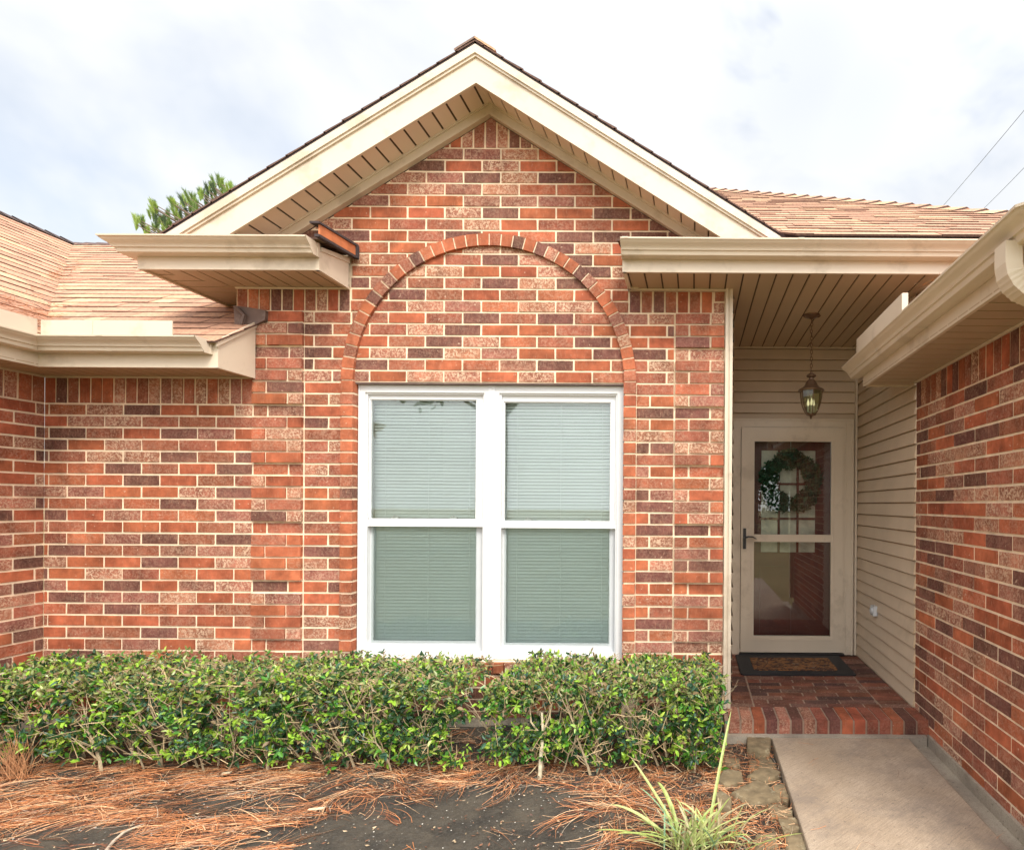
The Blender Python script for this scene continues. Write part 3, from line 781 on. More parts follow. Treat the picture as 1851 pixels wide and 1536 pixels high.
for (a0, a1, b0, b1) in ((g0-.03, g1+.03, l0_-.03, u1_+.03),):  # raised lip round the glass
    sdo.box(a0, a0+.008, y0-.006, y0, b0, b1); sdo.box(a1-.008, a1, y0-.006, y0, b0, b1); sdo.box(a0+.008, a1-.008, y0-.006, y0, b1-.008, b1); sdo.box(a0+.008, a1-.008, y0-.006, y0, b0, b0+.008)
sdo.box(g0+.0, g1-.0, y0+.002, y1, l0_, l0_+.012)
storm = lab(sdo.build('storm_door', 'trim', house), 'beige storm door with two glass panes')
for (b0, b1) in ((u0_, u1_), (l0_, l1_)):
    p = MB(); p.box(g0+.001, g1-.001, y0+.012, y0+.016, b0+.001, b1-.001); p.build('pane', 'doorglass', storm)
h = MB(); hx, hz = xd(1345), zd(973)
h.box(hx-.014, hx+.014, y0-.012, y0, hz-.095, hz+.095); h.tube([(hx,y0-.012,hz+.01),(hx,y0-.05,hz+.01),(hx+.03,y0-.055,hz+.02),(hx+.07,y0-.05,hz+.018),(hx+.105,y0-.045,hz+.0)], [.01,.01,.008,.007,.004], 8)
h.lathe([(0,0),(.008,0),(.008,.006),(0,.006)], (hx,y0-.02,hz-.06), 8)
h.build('handle', 'black', storm, smooth=40)
th_ = MB(); th_.box(S0-.01, S1+.01, YD-.085, YD+.12, PF+.001, PF+.018); th_.build('threshold', 'black', house)
fd = MB(); yy = YD+.075
fx0, fx1, fz0, fz1 = S0-.002, S1+.002, PF+.02, T1
def fxd(px): return W(px,900,yy)[0]
def fzd(py): return W(1430,py,yy)[2]
q0, q1, r0, r1 = fxd(1374), fxd(1476), fzd(1000), fzd(812)
fd.box(fx0, q0, yy, yy+.04, fz0, fz1); fd.box(q1, fx1, yy, yy+.04, fz0, fz1); fd.box(q0, q1, yy, yy+.04, fz0, r0); fd.box(q0, q1, yy, yy+.04, r1, fz1)
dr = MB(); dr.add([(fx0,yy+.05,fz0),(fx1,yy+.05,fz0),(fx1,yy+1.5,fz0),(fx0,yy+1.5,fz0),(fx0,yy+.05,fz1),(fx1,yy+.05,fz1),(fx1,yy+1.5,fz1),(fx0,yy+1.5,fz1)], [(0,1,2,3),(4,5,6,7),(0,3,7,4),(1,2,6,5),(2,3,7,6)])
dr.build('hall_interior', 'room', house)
fd.box(q0-.001, q0+.011, yy+.002, yy+.035, r0, r1); fd.box(q1-.011, q1+.001, yy+.002, yy+.035, r0, r1); fd.box(q0+.011, q1-.011, yy+.002, yy+.035, r0-.001, r0+.011); fd.box(q0+.011, q1-.011, yy+.002, yy+.035, r1-.011, r1+.001)
for i in (1, 2):
    xx = q0+(q1-q0)*i/3; fd.box(xx-.011, xx+.011, yy+.002, yy+.035, r0, r1)
    zz = r0+(r1-r0)*i/3; fd.box(q0, q1, yy+.005, yy+.03, zz-.011, zz+.011)
for (a, b) in ((q0, (q0+q1)/2-.03), ((q0+q1)/2+.03, q1)): fd.box(a, b, yy-.008, yy, fz0+.15, r0-.12)
fdoor = lab(fd.build('front_door', 'door_red', house), 'maroon front door with a grid of small panes')
for i in range(3):
    for j in range(3):
        p = MB(); p.box(q0+(q1-q0)*i/3+.011, q0+(q1-q0)*(i+1)/3-.011, yy+.018, yy+.022, r0+(r1-r0)*j/3+.011, r0+(r1-r0)*(j+1)/3-.011); p.build('pane', 'pane_curtain', fdoor)
# porch floor
pm, pb = MB(), MB()
FP = frame((0,0,PF-.006), (1,0,0), (0,1,0), (0,0,1))
YP = 3.76; PX0, PX1 = .205, XR
pm.box(PX0, PX1, YP+.006, YD+.1, -.2, PF-.006)
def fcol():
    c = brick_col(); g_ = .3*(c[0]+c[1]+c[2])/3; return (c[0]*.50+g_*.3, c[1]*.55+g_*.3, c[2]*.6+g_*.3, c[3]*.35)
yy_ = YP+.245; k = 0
while yy_ < YD:
    e = min(yy_+.08, YD)
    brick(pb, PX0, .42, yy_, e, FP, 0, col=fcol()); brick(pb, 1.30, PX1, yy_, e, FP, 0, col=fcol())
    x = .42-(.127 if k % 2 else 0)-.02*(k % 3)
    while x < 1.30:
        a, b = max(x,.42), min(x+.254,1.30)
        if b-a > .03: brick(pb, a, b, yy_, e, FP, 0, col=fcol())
        x += .254
    yy_ += .08; k += 1
n = 16; w = (PX1-PX0-.02)/n
for i in range(n):                                       # rowlock nosing
    c = brick_col(); c = (c[0]*.8, c[1]*.75, c[2]*.8, c[3]*.5); x0, x1 = PX0+.02+i*w+J/2, PX0+.02+(i+1)*w-J/2
    d = random.uniform(-.003,.003)
    pb.box(x0, x1, YP+d, YP+.24, .006, PF+.001+random.uniform(-.001,.002), c)
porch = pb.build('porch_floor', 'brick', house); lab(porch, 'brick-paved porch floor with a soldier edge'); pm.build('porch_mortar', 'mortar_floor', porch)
# doormat
mt = thing('doormat', 'black-edged doormat with an ornate rust-brown centre, lying before the front door', 'doormat', (.86,5.05,PF))
a, b = MB(), MB()
mc = [G(1341,1219,PF), G(1547,1221,PF), G(1518,1181,PF), G(1334,1179,PF)]
x0, x1, ya, yb = .385, 1.325, 4.735, 5.36
FM = frame((0,0,PF), (1,0,0), (0,1,0), (0,0,1))
rc_ = [(x0+.02,ya),(x1-.02,ya),(x1,ya+.02),(x1,yb-.01),(x0,yb-.01),(x0,ya+.02)]
a.prism(rc_, FM, .001, .011, back=True)
b.prism([(x0+.15,ya+.11),(x1-.15,ya+.11),(x1-.12,ya+.14),(x1-.12,yb-.12),(x0+.12,yb-.12),(x0+.12,ya+.14)], FM, .0112, .016)
def mat_centre():
    m, nt, bb, out = new_mat('mat_centre'); co = coords(nt)
    nn_ = noise(nt, 16, 3, .6, co, 1.4)
    o = mixc(nt, ramp(nt, nn_, .47, .53, 0, 1), (.26,.11,.035), (.06,.026,.016))
    o = mixc(nt, ramp(nt, noise(nt, 22, 3, .6, co, 2.0), .60, .64, 0, .8), o, (.28,.20,.13))
    nt.links.new(o, bb.inputs['Base Color']); bb.inputs['Roughness'].default_value = .95; bump(nt, bb, noise(nt, 400, 2), .6, .004); return m
M['mat_rubber'] = simple('mat_rubber', (.008,.009,.013), .6, .2, 60, 200, .5); M['mat_centre'] = mat_centre()
a.build('border', 'mat_rubber', mt); b.build('centre_panel', 'mat_centre', mt)
# ---------------------------------------------------------------- windows
YV = YW+.035
def window(px0, px1, label):
    x0, x1 = px0, px1; z0, z1 = WB, Zr(.812)
    f = MB()
    root = lab(MB_frame(f, x0, x1, z0, z1).build('window', 'vinyl', house), label)
    return root
def ringbox(mb, x0, x1, z0, z1, w, y0, y1, wt=None, wb_=None):
    wt = wt or w; wb_ = wb_ or w
    mb.box(x0, x0+w, y0, y1, z0, z1); mb.box(x1-w, x1, y0, y1, z0, z1)
    mb.box(x0+w, x1-w, y0, y1, z1-wt, z1); mb.box(x0+w, x1-w, y0, y1, z0, z0+wb_)
XM = xm_ = W(888,900,YV)[0]
for (x0, x1, label) in ((XC-XI+.004, XM-.006, 'left double-hung window of the pair'), (XM+.006, XC+XI-.004, 'right double-hung window of the pair')):
    z0, z1 = WB, Zr(.812)
    left = x0 < -2
    wl, wr = (.062, .090) if left else (.072, .070)
    f = MB()
    f.box(x0, x0+.045, YV, YV+.10, z0, z1); f.box(x1-.045, x1, YV, YV+.10, z0, z1); f.box(x0+.045, x1-.045, YV, YV+.10, z1-.05, z1); f.box(x0+.045, x1-.045, YV, YV+.10, z0, z0+.035)
    ringbox(f, x0+.045, x1-.045, z0+.035, z1-.05, .012, YV+.012, YV+.10)
    f.box(x0+.002, x0+.012, YV-.006, YV, z0, z1); f.box(x1-.012, x1-.002, YV-.006, YV, z0, z1)
    root = lab(f.build('window', 'vinyl', house), label)
    gx0, gx1 = (W(672,830,YV+.04)[0], W(861,830,YV+.04)[0]) if left else (W(913,830,YV+.04)[0], W(1103,830,YV+.04)[0])
    gt, gm = W(770,724 if left else 727,YV+.04)[2], W(770 if left else 1000,937 if left else 941,YV+.04)[2]
    gb0, gb1 = W(770 if left else 1000,951 if left else 954,YV+.06)[2], W(770 if left else 1000,1158 if left else 1162,YV+.06)[2]
    s = MB()                                             # upper sash
    sx0, sx1 = x0+.057, x1-.057
    s.box(sx0, gx0, YV+.03, YV+.055, gm-.02, z1-.062); s.box(gx1, sx1, YV+.03, YV+.055, gm-.02, z1-.062); s.box(gx0, gx1, YV+.03, YV+.055, gt, z1-.062); s.box(gx0, gx1, YV+.018, YV+.055, gb0, gm); s.box(sx0, gx0, YV+.018, YV+.055, gb0, gm-.0205); s.box(gx1, sx1, YV+.018, YV+.055, gb0, gm-.0205)
    s.box(gx0-.012, gx0-.006, YV+.024, YV+.03, gm, gt+.006); s.box(gx1+.006, gx1+.012, YV+.024, YV+.03, gm, gt+.006); s.box(gx0-.006, gx1+.006, YV+.024, YV+.03, gt+.006, gt+.012)
    us = lab(s.build('sash', 'vinyl', root), 'upper sash')
    p = MB(); p.box(gx0+.0005, gx1-.0005, YV+.040, YV+.044, gm+.0005, gt-.0005); lab(p.build('pane', 'glass', root), 'upper pane, mirroring pale sky')
    s = MB()
    s.box(sx0, gx0+.004, YV+.058, YV+.085, z0+.047, gb0); s.box(gx1-.006, sx1, YV+.058, YV+.085, z0+.047, gb0); s.box(gx0+.004, gx1-.006, YV+.058, YV+.085, z0+.047, gb1)
    lab(s.build('sash', 'vinylgrey', root), 'lower sash, set further in')
    p = MB(); p.box(gx0+.0045, gx1-.0065, YV+.068, YV+.072, gb1+.0005, gb0-.0005); lab(p.build('pane', 'glass', root), 'lower pane')
    p = MB(); p.box(gx0-.004, gx1+.002, YV+.050, YV+.0508, gb1-.01, gb0-.001); p.build('insect_screen', 'screen', root)
    for q in (.22, .78):
        p = MB(); cx = gx0+(gx1-gx0)*q; p.box(cx-.025, cx+.025, YV+.045, YV+.06, gm, gm+.008)
        p.tube([(cx-.02,YV+.05,gm+.008),(cx,YV+.05,gm+.018),(cx+.02,YV+.05,gm+.01)], .004, 5)
        p.build('sash_lock', 'vinyl', root)
    # blind inside
    bl = thing('mini_blind', ('closed white mini blind behind the left window' if left else 'closed white mini blind behind the right window'), 'blind', ((x0+x1)/2, YV+.13, z0), 'mini blinds in the front windows')
    sl = MB(); zz = z1-.06; bx0, bx1 = gx0-.02, gx1+.015
    while zz > z0+.05:
        y = YV+.104
        a_ = R(52+random.uniform(-2,2)); hw = .0145
        dy, dz = math.cos(a_)*hw, math.sin(a_)*hw
        # slightly cupped slat
        P3 = [(-1,-.0), (0,.0016), (1,-.0)]
        sg_ = random.uniform(-.0006,.0006)
        vs = []
        for q, cup in P3:
            for xx in (bx0, bx1): vs.append((xx, y+q*dy-cup*math.sin(a_), zz+q*dz+cup*math.cos(a_)+(sg_ if xx == bx0 else -sg_)))
        sl.add(vs, [(0,1,3,2),(2,3,5,4)])
        zz -= .0233
    sl.build('slats', 'slat', bl)
    hd = MB(); hd.box(bx0, bx1, YV+.10, YV+.14, z1-.055, z1-.03); hd.build('headrail', 'slat', bl)
    cd = MB()
    for q in (.12, .52, .90):
        cx = bx0+(bx1-bx0)*q; cd.tube([(cx,YV+.088,z1-.05),(cx,YV+.088,z0+.05)], .0012, 4)
    cd.build('ladder_cord', 'slat', bl)
ml = MB(); ml.box(XM-.024, XM+.024, YV-.004, YV-.0005, WB, Zr(.812)); ml.box(XM-.006, XM+.006, YV-.0065, YV-.004, WB, Zr(.812)); ml.build('mullion', 'vinyl', house)
room = MB()
xa, xb, yb_, za, zb_ = XC-XI-.1, XC+XI+.1, YV+1.6, WB-.1, Zr(.95)
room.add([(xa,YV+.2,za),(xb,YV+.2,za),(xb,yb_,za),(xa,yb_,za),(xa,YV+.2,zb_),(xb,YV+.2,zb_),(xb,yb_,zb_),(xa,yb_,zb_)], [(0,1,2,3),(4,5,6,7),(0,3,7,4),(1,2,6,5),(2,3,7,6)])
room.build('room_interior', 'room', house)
sill = MB(); n = 23
for i in range(n):
    x = XC-XI+.01+(2*XI-.02)*i/n; brick(sill, x, x+(2*XI-.02)/n, WB-.085, WB-.006, FW, .02)
sill.build('brick_sill', 'brick', wallp)
lt = MB(); lt.box(XC-XI+.001, XC+XI-.001, YW+.002, YW+.11, Zr(.813), ZS-.001); lt.build('lintel', 'flash', house)
# ---------------------------------------------------------------- hanging lantern
LX, LY = .895, 4.505; LZ = Zr(.662)
lan = thing('hanging_lantern', 'bronze lantern with curved glass sides hanging on a chain from the porch ceiling', 'lantern', (LX,LY,LZ))
c = MB(); c.lathe([(0,-.032),(.012,-.03),(.02,-.022),(.05,-.016),(.062,-.008),(.064,0)], (LX,LY,SU), 20)
for s in (-1, 1): c.tube([(LX+s*.03,LY,SU-.012),(LX+s*.055,LY,SU-.014),(LX+s*.07,LY,SU-.004)], [.006,.006,.003], 6)
c.build('canopy', 'bronze', lan, smooth=40)
ch = MB(); z = SU-.03; i = 0
while z > LZ+.385:
    a, pts = (0 if i % 2 else math.pi/2), []
    for j in range(11):
        t = 2*math.pi*j/10; pts.append((LX+math.sin(t)*.0085*math.cos(a)+.002*math.sin(i*1.7), LY+math.sin(t)*.0085*math.sin(a), z-.016+math.cos(t)*.017))
    ch.tube(pts, .0026, 5, cap=False); z -= .0265; i += 1
ch.build('chain', 'bronze', lan, smooth=60)
cp = MB()
cp.lathe([(0,.372),(.008,.37),(.01,.355),(.03,.345),(.038,.336),(.036,.328),(.018,.318),(.018,.308),(.032,.298),(.040,.285),(.050,.262),(.072,.24),(.092,.232),(.100,.224),(.098,.216),(.085,.214),(0,.214)], (LX,LY,LZ), 28)
cp.build('cap', 'bronze', lan, smooth=40)
def gr(t): return .086*math.sin(math.pi*(.5+.40*(1-t)))+.0 if False else .034+.054*math.sin(math.pi/2*t**.75)
gl = MB(); gl.lathe([(gr(t/8)*.985, .035+.178*t/8) for t in range(9)], (LX,LY,LZ), 6); gl.build('glass_panels', 'lampglass', lan)
rb_ = MB()
for j in range(6):
    th = 2*math.pi*(j+.5)/6; rb_.tube([(LX+gr(t/8)*math.cos(th), LY+gr(t/8)*math.sin(th), LZ+.035+.178*t/8) for t in range(9)], .0032, 5)
rb_.lathe([(0,0),(.004,.004),(.010,.016),(.006,.02),(.014,.026),(.036,.032),(.038,.038),(.0,.038)], (LX,LY,LZ), 16)
rb_.build('frame', 'bronze', lan, smooth=40)
m, nt, b_, out = new_mat('lamp_bulb'); b_.inputs['Base Color'].default_value = (.9,.85,.7,1); b_.inputs['Emission Color'].default_value = (1,.86,.6,1); b_.inputs['Emission Strength'].default_value = .4; M['bulb'] = m
for j in range(3):
    th = 2*math.pi*j/3+.5; bx, by = LX+.024*math.cos(th), LY+.024*math.sin(th)
    k = MB(); k.lathe([(0,.165),(.003,.155),(.009,.135),(.0105,.12),(.007,.105),(0,.105)], (bx,by,LZ), 10); k.build('bulb', 'bulb', lan, smooth=60)
k = MB()
for j in range(3):
    th = 2*math.pi*j/3+.5; bx, by = LX+.024*math.cos(th), LY+.024*math.sin(th); k.tube([(bx,by,LZ+.06),(bx,by,LZ+.105)], .008, 8); k.tube([(LX,LY,LZ+.05),(bx,by,LZ+.06)], .003, 5)
k.tube([(LX,LY,LZ+.035),(LX,LY,LZ+.21)], .004, 6)
k.build('candle_holder', 'vinyl', lan, smooth=60)
# ---------------------------------------------------------------- leaves
def leaves(name, pos, dirs, nrm, ln, wd, cols, mat, parent=None, fold=.25, bend=.15):
    n = len(pos)
    d = dirs/np.linalg.norm(dirs, axis=1, keepdims=True)
    s = np.cross(d, nrm); s /= (np.linalg.norm(s, axis=1, keepdims=True)+1e-9)
    u = np.cross(s, d)
    L, Wd = ln[:,None], wd[:,None]
    b = pos; t = pos+d*L-u*L*bend
    r1 = pos+d*L*.33+s*Wd*.5+u*Wd*fold; r2 = pos+d*L*.72+s*Wd*.40+u*(Wd*fold*.8-L*bend*.5)
    l1 = pos+d*L*.33-s*Wd*.5+u*Wd*fold; l2 = pos+d*L*.72-s*Wd*.40+u*(Wd*fold*.8-L*bend*.5)
    V = np.stack([b,r1,r2,t,l2,l1], 1).reshape(-1,3)
    i = np.arange(n)*6
    Fc = np.concatenate([np.stack([i,i+1,i+2,i+3],1), np.stack([i,i+3,i+4,i+5],1)], 0)
    C_4 = np.concatenate([cols, cols], 0)
    return link_mesh(name, V, Fc.tolist(), mat, parent, C_4)
def rv(n): 
    v = rng.normal(size=(n,3)); return v/np.linalg.norm(v,axis=1,keepdims=True)
GZ = -.05
def smooth_noise(x, seed): 
    r = random.Random(seed); s = 0
    for k in range(5): s += math.sin(x*(3+k*4.3)+r.uniform(0,6.28))*(1/(k+1.5))
    return s
def shrub(label, x0, x1, top, seed, dens=1.0, yf=3.23, yb=3.86, stems=None, bright=.0, under=.04):
    w = x1-x0; r = random.Random(seed); g = np.random.default_rng(seed)
    root = thing('clipped_shrub', label, 'shrub', ((x0+x1)/2,(yf+yb)/2,GZ), 'clipped shrubs of the hedge')
    H = top-GZ
    nl = int(dens*w*16500)
    # box-shell distribution: biased to front and top
    P_ = np.empty((nl,3)); 
    u = g.random(nl); P_[:,0] = x0+w*u
    kind = g.random(nl)
    dep = g.random(nl)**1.5
    front = kind < .55
    P_[:,1] = np.where(front, yf+.26*dep, yf+(yb-yf)*g.random(nl))
    zz = g.random(nl)
    P_[:,2] = np.where(front, GZ+under+(H-under)*zz**.85, top-.12*dep)
    # uneven outline
    wob = np.array([smooth_noise(x*1.5, seed) for x in P_[:,0]]); wob2 = np.array([smooth_noise(x*2.2+5, seed+3) for x in P_[:,0]])
    P_[:,2] += wob*.020*(P_[:,2]-GZ)/H
    P_[:,1] += wob2*.034
    # rounded shoulders, undercut foot
    hz = (P_[:,2]-GZ)/H
    P_[:,1] += np.where(front, .06*np.clip((hz-.8)/.2,0,1)**2+.10*np.clip((.35-hz)/.35,0,1), 0)
    # ends
    ed = np.minimum(P_[:,0]-x0, x1-P_[:,0])
    P_[:,2] = np.where(ed < .05, P_[:,2]-(.05-ed)*.4, P_[:,2])
    # gaps: holes in the leaf cover
    keep = np.ones(nl, bool)
    for q in range(int(w*26)):
        cx, cz_, rr_ = r.uniform(x0,x1), r.uniform(GZ+.1,top-.08), r.uniform(.015,.065)
        dd = ((P_[:,0]-cx)/1.3)**2+(P_[:,2]-cz_)**2
        keep &= ~((dd < rr_**2) & (g.random(nl) < .9))
    low = hz < .30
    keep &= ~(low & (g.random(nl) < .25*(1-hz/.30)+.03))
    # clump the rest around shoots
    P_ = P_[keep]; n = len(P_)
    ns = n//8
    idx = g.integers(0, n, ns); shoot = P_[idx]; sd_ = rv(ns)*.8+np.array([0,-.45,.55]); sd_ /= np.linalg.norm(sd_,axis=1,keepdims=True)
    which = g.integers(0, ns, n); tt = g.random(n)
    Pn = np.where((g.random(n) < .75)[:,None], shoot[which]+sd_[which]*(.055*tt[:,None])+g.normal(size=(n,3))*.004, P_)
    Pn[:,2] = np.minimum(Pn[:,2], top+.035)
    dirs = sd_[which]*.7+rv(n)*.9+np.array([0,-.15,.0]); nr = rv(n)*.6+np.array([0,-.5,.8])
    ln = g.uniform(.016,.042,n); wd = ln*g.uniform(.38,.52,n)
    tone = g.random(ns)[which]
    hn = np.clip((Pn[:,2]-GZ)/H,0,1)
    c = np.empty((n,3)); 
    dark = np.array([.032,.085,.024]); mid = np.array([.085,.25,.028]); lite = np.array([.31,.50,.05]); blue = np.array([.05,.12,.07])
    c[:] = mid
    c[tone < .36] = dark; c[(tone > .42) & (tone < .55)] = blue
    c[tone > .66] = lite; c[tone > .93] = np.array([.40,.52,.08])
    young = (g.random(n) < .40) & (hn > .84); c[young] = np.array([.27,.31,.10])
    dead = g.random(n) < .05+.14*(hn > .92); c[dead] = np.array([.30,.21,.11])
    c *= g.uniform(.75,1.25,(n,1))
    leaves('foliage', Pn, dirs, nr, ln, wd, c, 'leaf', root)
    tb = MB()
    nst = stems or max(4, int(w*19))
    def tcol(): 
        v = r.uniform(.7,1.25); return (.40*v,.31*v,.19*v,0)
    for s in range(nst):
        bx, by = r.uniform(x0+.03,x1-.03), r.uniform(yf+.05,yf+.26)
        p = Vector((bx,by,GZ-.01)); d = Vector((r.uniform(-.4,.4), r.uniform(-.35,.25), 1)).normalized(); pts, rd = [p.copy()], [r.uniform(.0035,.009)]
        c1 = tcol()
        for q in range(7):
            d = (d+Vector((r.uniform(-.3,.3), r.uniform(-.25,.2), r.uniform(-.05,.2)))).normalized(); p = p+d*(H*.155)
            if p.y < yf-.005: p.y = yf
            if p.z > top+.02: break
            pts.append(p.copy()); rd.append(rd[-1]*.84)
            for e in range(2):
                d2 = (d+Vector((r.uniform(-1.2,1.2), r.uniform(-1.0,.4), r.uniform(-.2,.7)))).normalized(); q1_ = p+d2*r.uniform(.05,.14); q2_ = q1_+(d2+Vector((r.uniform(-.4,.4),-.1,.3))).normalized()*.07
                if q2_.z < top+.03: tb.tube([p, q1_, q2_], [rd[-1]*.6, rd[-1]*.4, .0008], 4, tcol())
        if len(pts) > 1:
            sb_ = MB(); sb_.tube(pts, rd, 5, c1); sb_.build('stem', 'twig', root, smooth=60)
    for s in range(int(w*480)):                           # clipped twig ends over the top and face
        if r.random() < .6: p = Vector((r.uniform(x0,x1), r.uniform(yf+.02,yb), top-r.uniform(.0,.06))); d = Vector((r.uniform(-1.2,1.2), r.uniform(-.8,.5), r.uniform(.05,1)))
        else: p = Vector((r.uniform(x0,x1), yf+r.uniform(-.01,.08), r.uniform(GZ+.06,top-.04))); d = Vector((r.uniform(-1,1), r.uniform(-.5,.2), r.uniform(-.3,1.2)))
        d.normalize(); L1 = r.uniform(.03,.14)
        e = p+d*L1
        if e.z > top+.03: e.z = top+.03
        v = r.uniform(.7,1.6); tb.tube([p, (p+e)/2+Vector((r.uniform(-.008,.008),0,r.uniform(-.006,.006))), e], [.0021,.0017,.0010], 4, (.42*v,.31*v,.17*v,0))
    tw_ = tb.build('twigs', 'twig', root); tw_['kind'] = 'stuff'
    return root
HT = .462
Xh = lambda px, Y=3.38: (px-PX)*Y/F
shrub('loose clipped shrub at the far left of the hedge, cut by the photo edge', -4.20, Xh(95), HT-.015, 21, .85)
shrub('open twiggy shrub of the hedge before the plain left wall', Xh(115), Xh(455), HT-.01, 22, .82)
shrub('clipped shrub of the hedge in front of the left brick quoin and half window', Xh(470), Xh(845), HT, 23, 1.0)
shrub('clipped shrub with a thick pale stem below the right window', Xh(893), Xh(1100), HT-.0, 24, 1.0)
shrub('dense dark shrub at the right end of the hedge, next to the stones', Xh(1105), Xh(1303), HT-.01, 25, 1.15, under=.04)
# thick pale stem of the fourth shrub
r4 = [o for o in COL.objects if o.name.startswith('clipped_shrub') and 'thick pale stem' in o['label']][0]
st = MB(); a = G(977,1412,GZ); a = (a[0]*1.02, a[1]+.045, a[2])
st.tube([(a[0],a[1],GZ-.01),(a[0]+.005,a[1]+.01,.08),(a[0]+.012,a[1]+.02,.20),(a[0]+.0,a[1]+.04,.30)], [.013,.011,.009,.006], 8, (.55,.47,.32,0))
st.tube([(a[0]+.012,a[1]+.02,.20),(a[0]+.05,a[1]+.0,.28),(a[0]+.07,a[1]+.03,.40)], [.006,.005,.003], 6, (.45,.36,.22,0)); st.tube([(a[0]+.008,a[1]+.02,.17),(a[0]-.05,a[1]+.0,.26),(a[0]-.07,a[1]+.03,.38)], [.006,.005,.003], 6, (.45,.36,.22,0))
st.build('stem', 'twig', r4, smooth=50)
# ---------------------------------------------------------------- ground, walk, stones, straw
gp = MB(); gp.box(-150, 150, -150, 150, -.40, -.11); struct(gp.build('lawn', 'lawn'), 'yellowing lawn around the house')
# bed as a gently uneven sheet
nx_, ny_ = 150, 90; bx0, bx1, by0, by1 = XLC, .497, 1.2, YW+.005
vs, fs = [], []
for j in range(ny_+1):
    for i in range(nx_+1):
        x, y = bx0+(bx1-bx0)*i/nx_, by0+(by1-by0)*j/ny_
        z = GZ+.006*math.sin(x*4.1+y*3)+.004*math.sin(x*11-y*7)+.003*math.sin(x*23+y*19)
        vs.append((x,y,z))
for j in range(ny_):
    for i in range(nx_): k = j*(nx_+1)+i; fs.append((k,k+1,k+nx_+2,k+nx_+1))
struct(link_mesh('garden_bed', vs, fs, 'soil', smooth=80), 'dark soil bed in front of the hedge')
wk = MB()
wk.box(.50, 1.37, -1.0, 3.715, -.16, 0.0); 
wkc = wk.build('walkway', 'walk'); struct(wkc, 'brushed concrete walkway leading to the porch')
mod = wkc.modifiers.new('edge', 'BEVEL'); mod.width = .008; mod.segments = 2
lip = MB(); lip.box(PX0+.0, XR-.03, 3.72, YP+.02, -.16, .004); lip.build('porch_slab_edge', 'found', house)
gp_ = MB(); gp_.box(1.374, XR-.102, -1.0, 3.72, -.16, -.095); struct(gp_.build('gap_soil', 'soil'), 'soil in the gap between walkway and foundation')
cb = MB(); pts = []
for i in range(40):
    y = 3.70-i*.07; pts.append((1.395+.008*math.sin(i*.7)+.004*math.sin(i*2.1), y, -.078+.006*math.sin(i*.9)))
cb.tube(pts, .007, 6, (1,1,1,0)); tag(cb.build('black_cable', 'black', smooth=60), 'thin black cable lying in the gap between the walkway and the right foundation', 'cable')
SX = lambda x: x/5.784+1180
SY = lambda y: y/5.784+1300
stones = [
 ([(985,172),(1245,165),(1222,365),(1120,372),(985,335)], 'squarish tan flagstone touching the brick porch step', .025),
 ([(745,150),(978,148),(960,205),(860,222),(770,215)], 'narrow flagstone at the foot of the pier trim', .0),
 ([(750,395),(900,400),(915,465),(840,500),(745,480)], 'dark flagstone half under the hedge end, second row', .0),
 ([(672,640),(745,525),(930,555),(950,650),(860,690),(740,700)], 'olive flagstone beside the lower hedge end', .01),
 ([(995,600),(1070,545),(1235,520),(1340,560),(1265,645),(1165,668)], 'tan flagstone in the middle of the edging, third from the step', .01),
 ([(828,790),(960,720),(1092,662),(1185,705),(1340,850),(1210,875),(1065,905),(930,860)], 'largest diamond-shaped flagstone of the edging', .02),
 ([(1000,405),(1235,385),(1300,470),(1210,520),(1015,515)], 'flagstone mostly buried under brown pine straw', -.012),
 ([(1205,700),(1365,652),(1440,800),(1400,870),(1330,835)], 'wedge flagstone between the diamond stone and the walkway', -.002),
 ([(1195,895),(1320,872),(1462,950),(1465,1005),(1240,1015)], 'pale flagstone below the wedge stone, along the walkway', .0),
 ([(1305,1035),(1490,1030),(1568,1150),(1365,1200)], 'mossy flagstone with a pale lichen spot near the walkway', .006),
 ([(1075,1205),(1290,1178),(1310,1330),(1060,1375)], 'flagstone amid straw right of the strap-leaved plant', .0),
 ([(1385,1215),(1590,1180),(1740,1400),(1600,1480),(1390,1450)], 'flagstone at the bottom edge of the photo by the walkway', .004),
 ([(640,835),(700,798),(825,870),(822,1000),(700,965)], 'upright pinkish stone behind the strap-leaved plant', .03)]
for pts, lb_, up in stones:
    c0 = [G(SX(x), SY(y), GZ+.02) for x, y in pts]
    cx = sum(p[0] for p in c0)/len(c0); cy = sum(p[1] for p in c0)/len(c0)
    ol = []
    for i in range(len(c0)):
        p, q = Vector(c0[i]), Vector(c0[(i+1)%len(c0)])
        for t in (0,.33,.66):
            w_ = p.lerp(q,t); w_.x += random.uniform(-.003,.003); w_.y += random.uniform(-.004,.004); ol.append(w_)
    s = MB(); n = len(ol); zt2 = GZ+.022+up; vs = []
    for ring, (k, z) in enumerate(((1.03,GZ-.05),(1.03,zt2-.014),(.97,zt2-.002),(.80,zt2+.002),(.4,zt2+.001))):
        for p in ol: vs.append((cx+(p.x-cx)*k, cy+(p.y-cy)*k, z+random.uniform(-.0022,.0022)))
    f_ = [(r_*n+i, r_*n+(i+1)%n, (r_+1)*n+(i+1)%n, (r_+1)*n+i) for r_ in range(4) for i in range(n)]+[tuple(4*n+i for i in range(n))]
    s.add(vs, f_); tag(s.build('flagstone', 'stone', smooth=30), lb_, 'stone', 'flagstones edging the walkway')
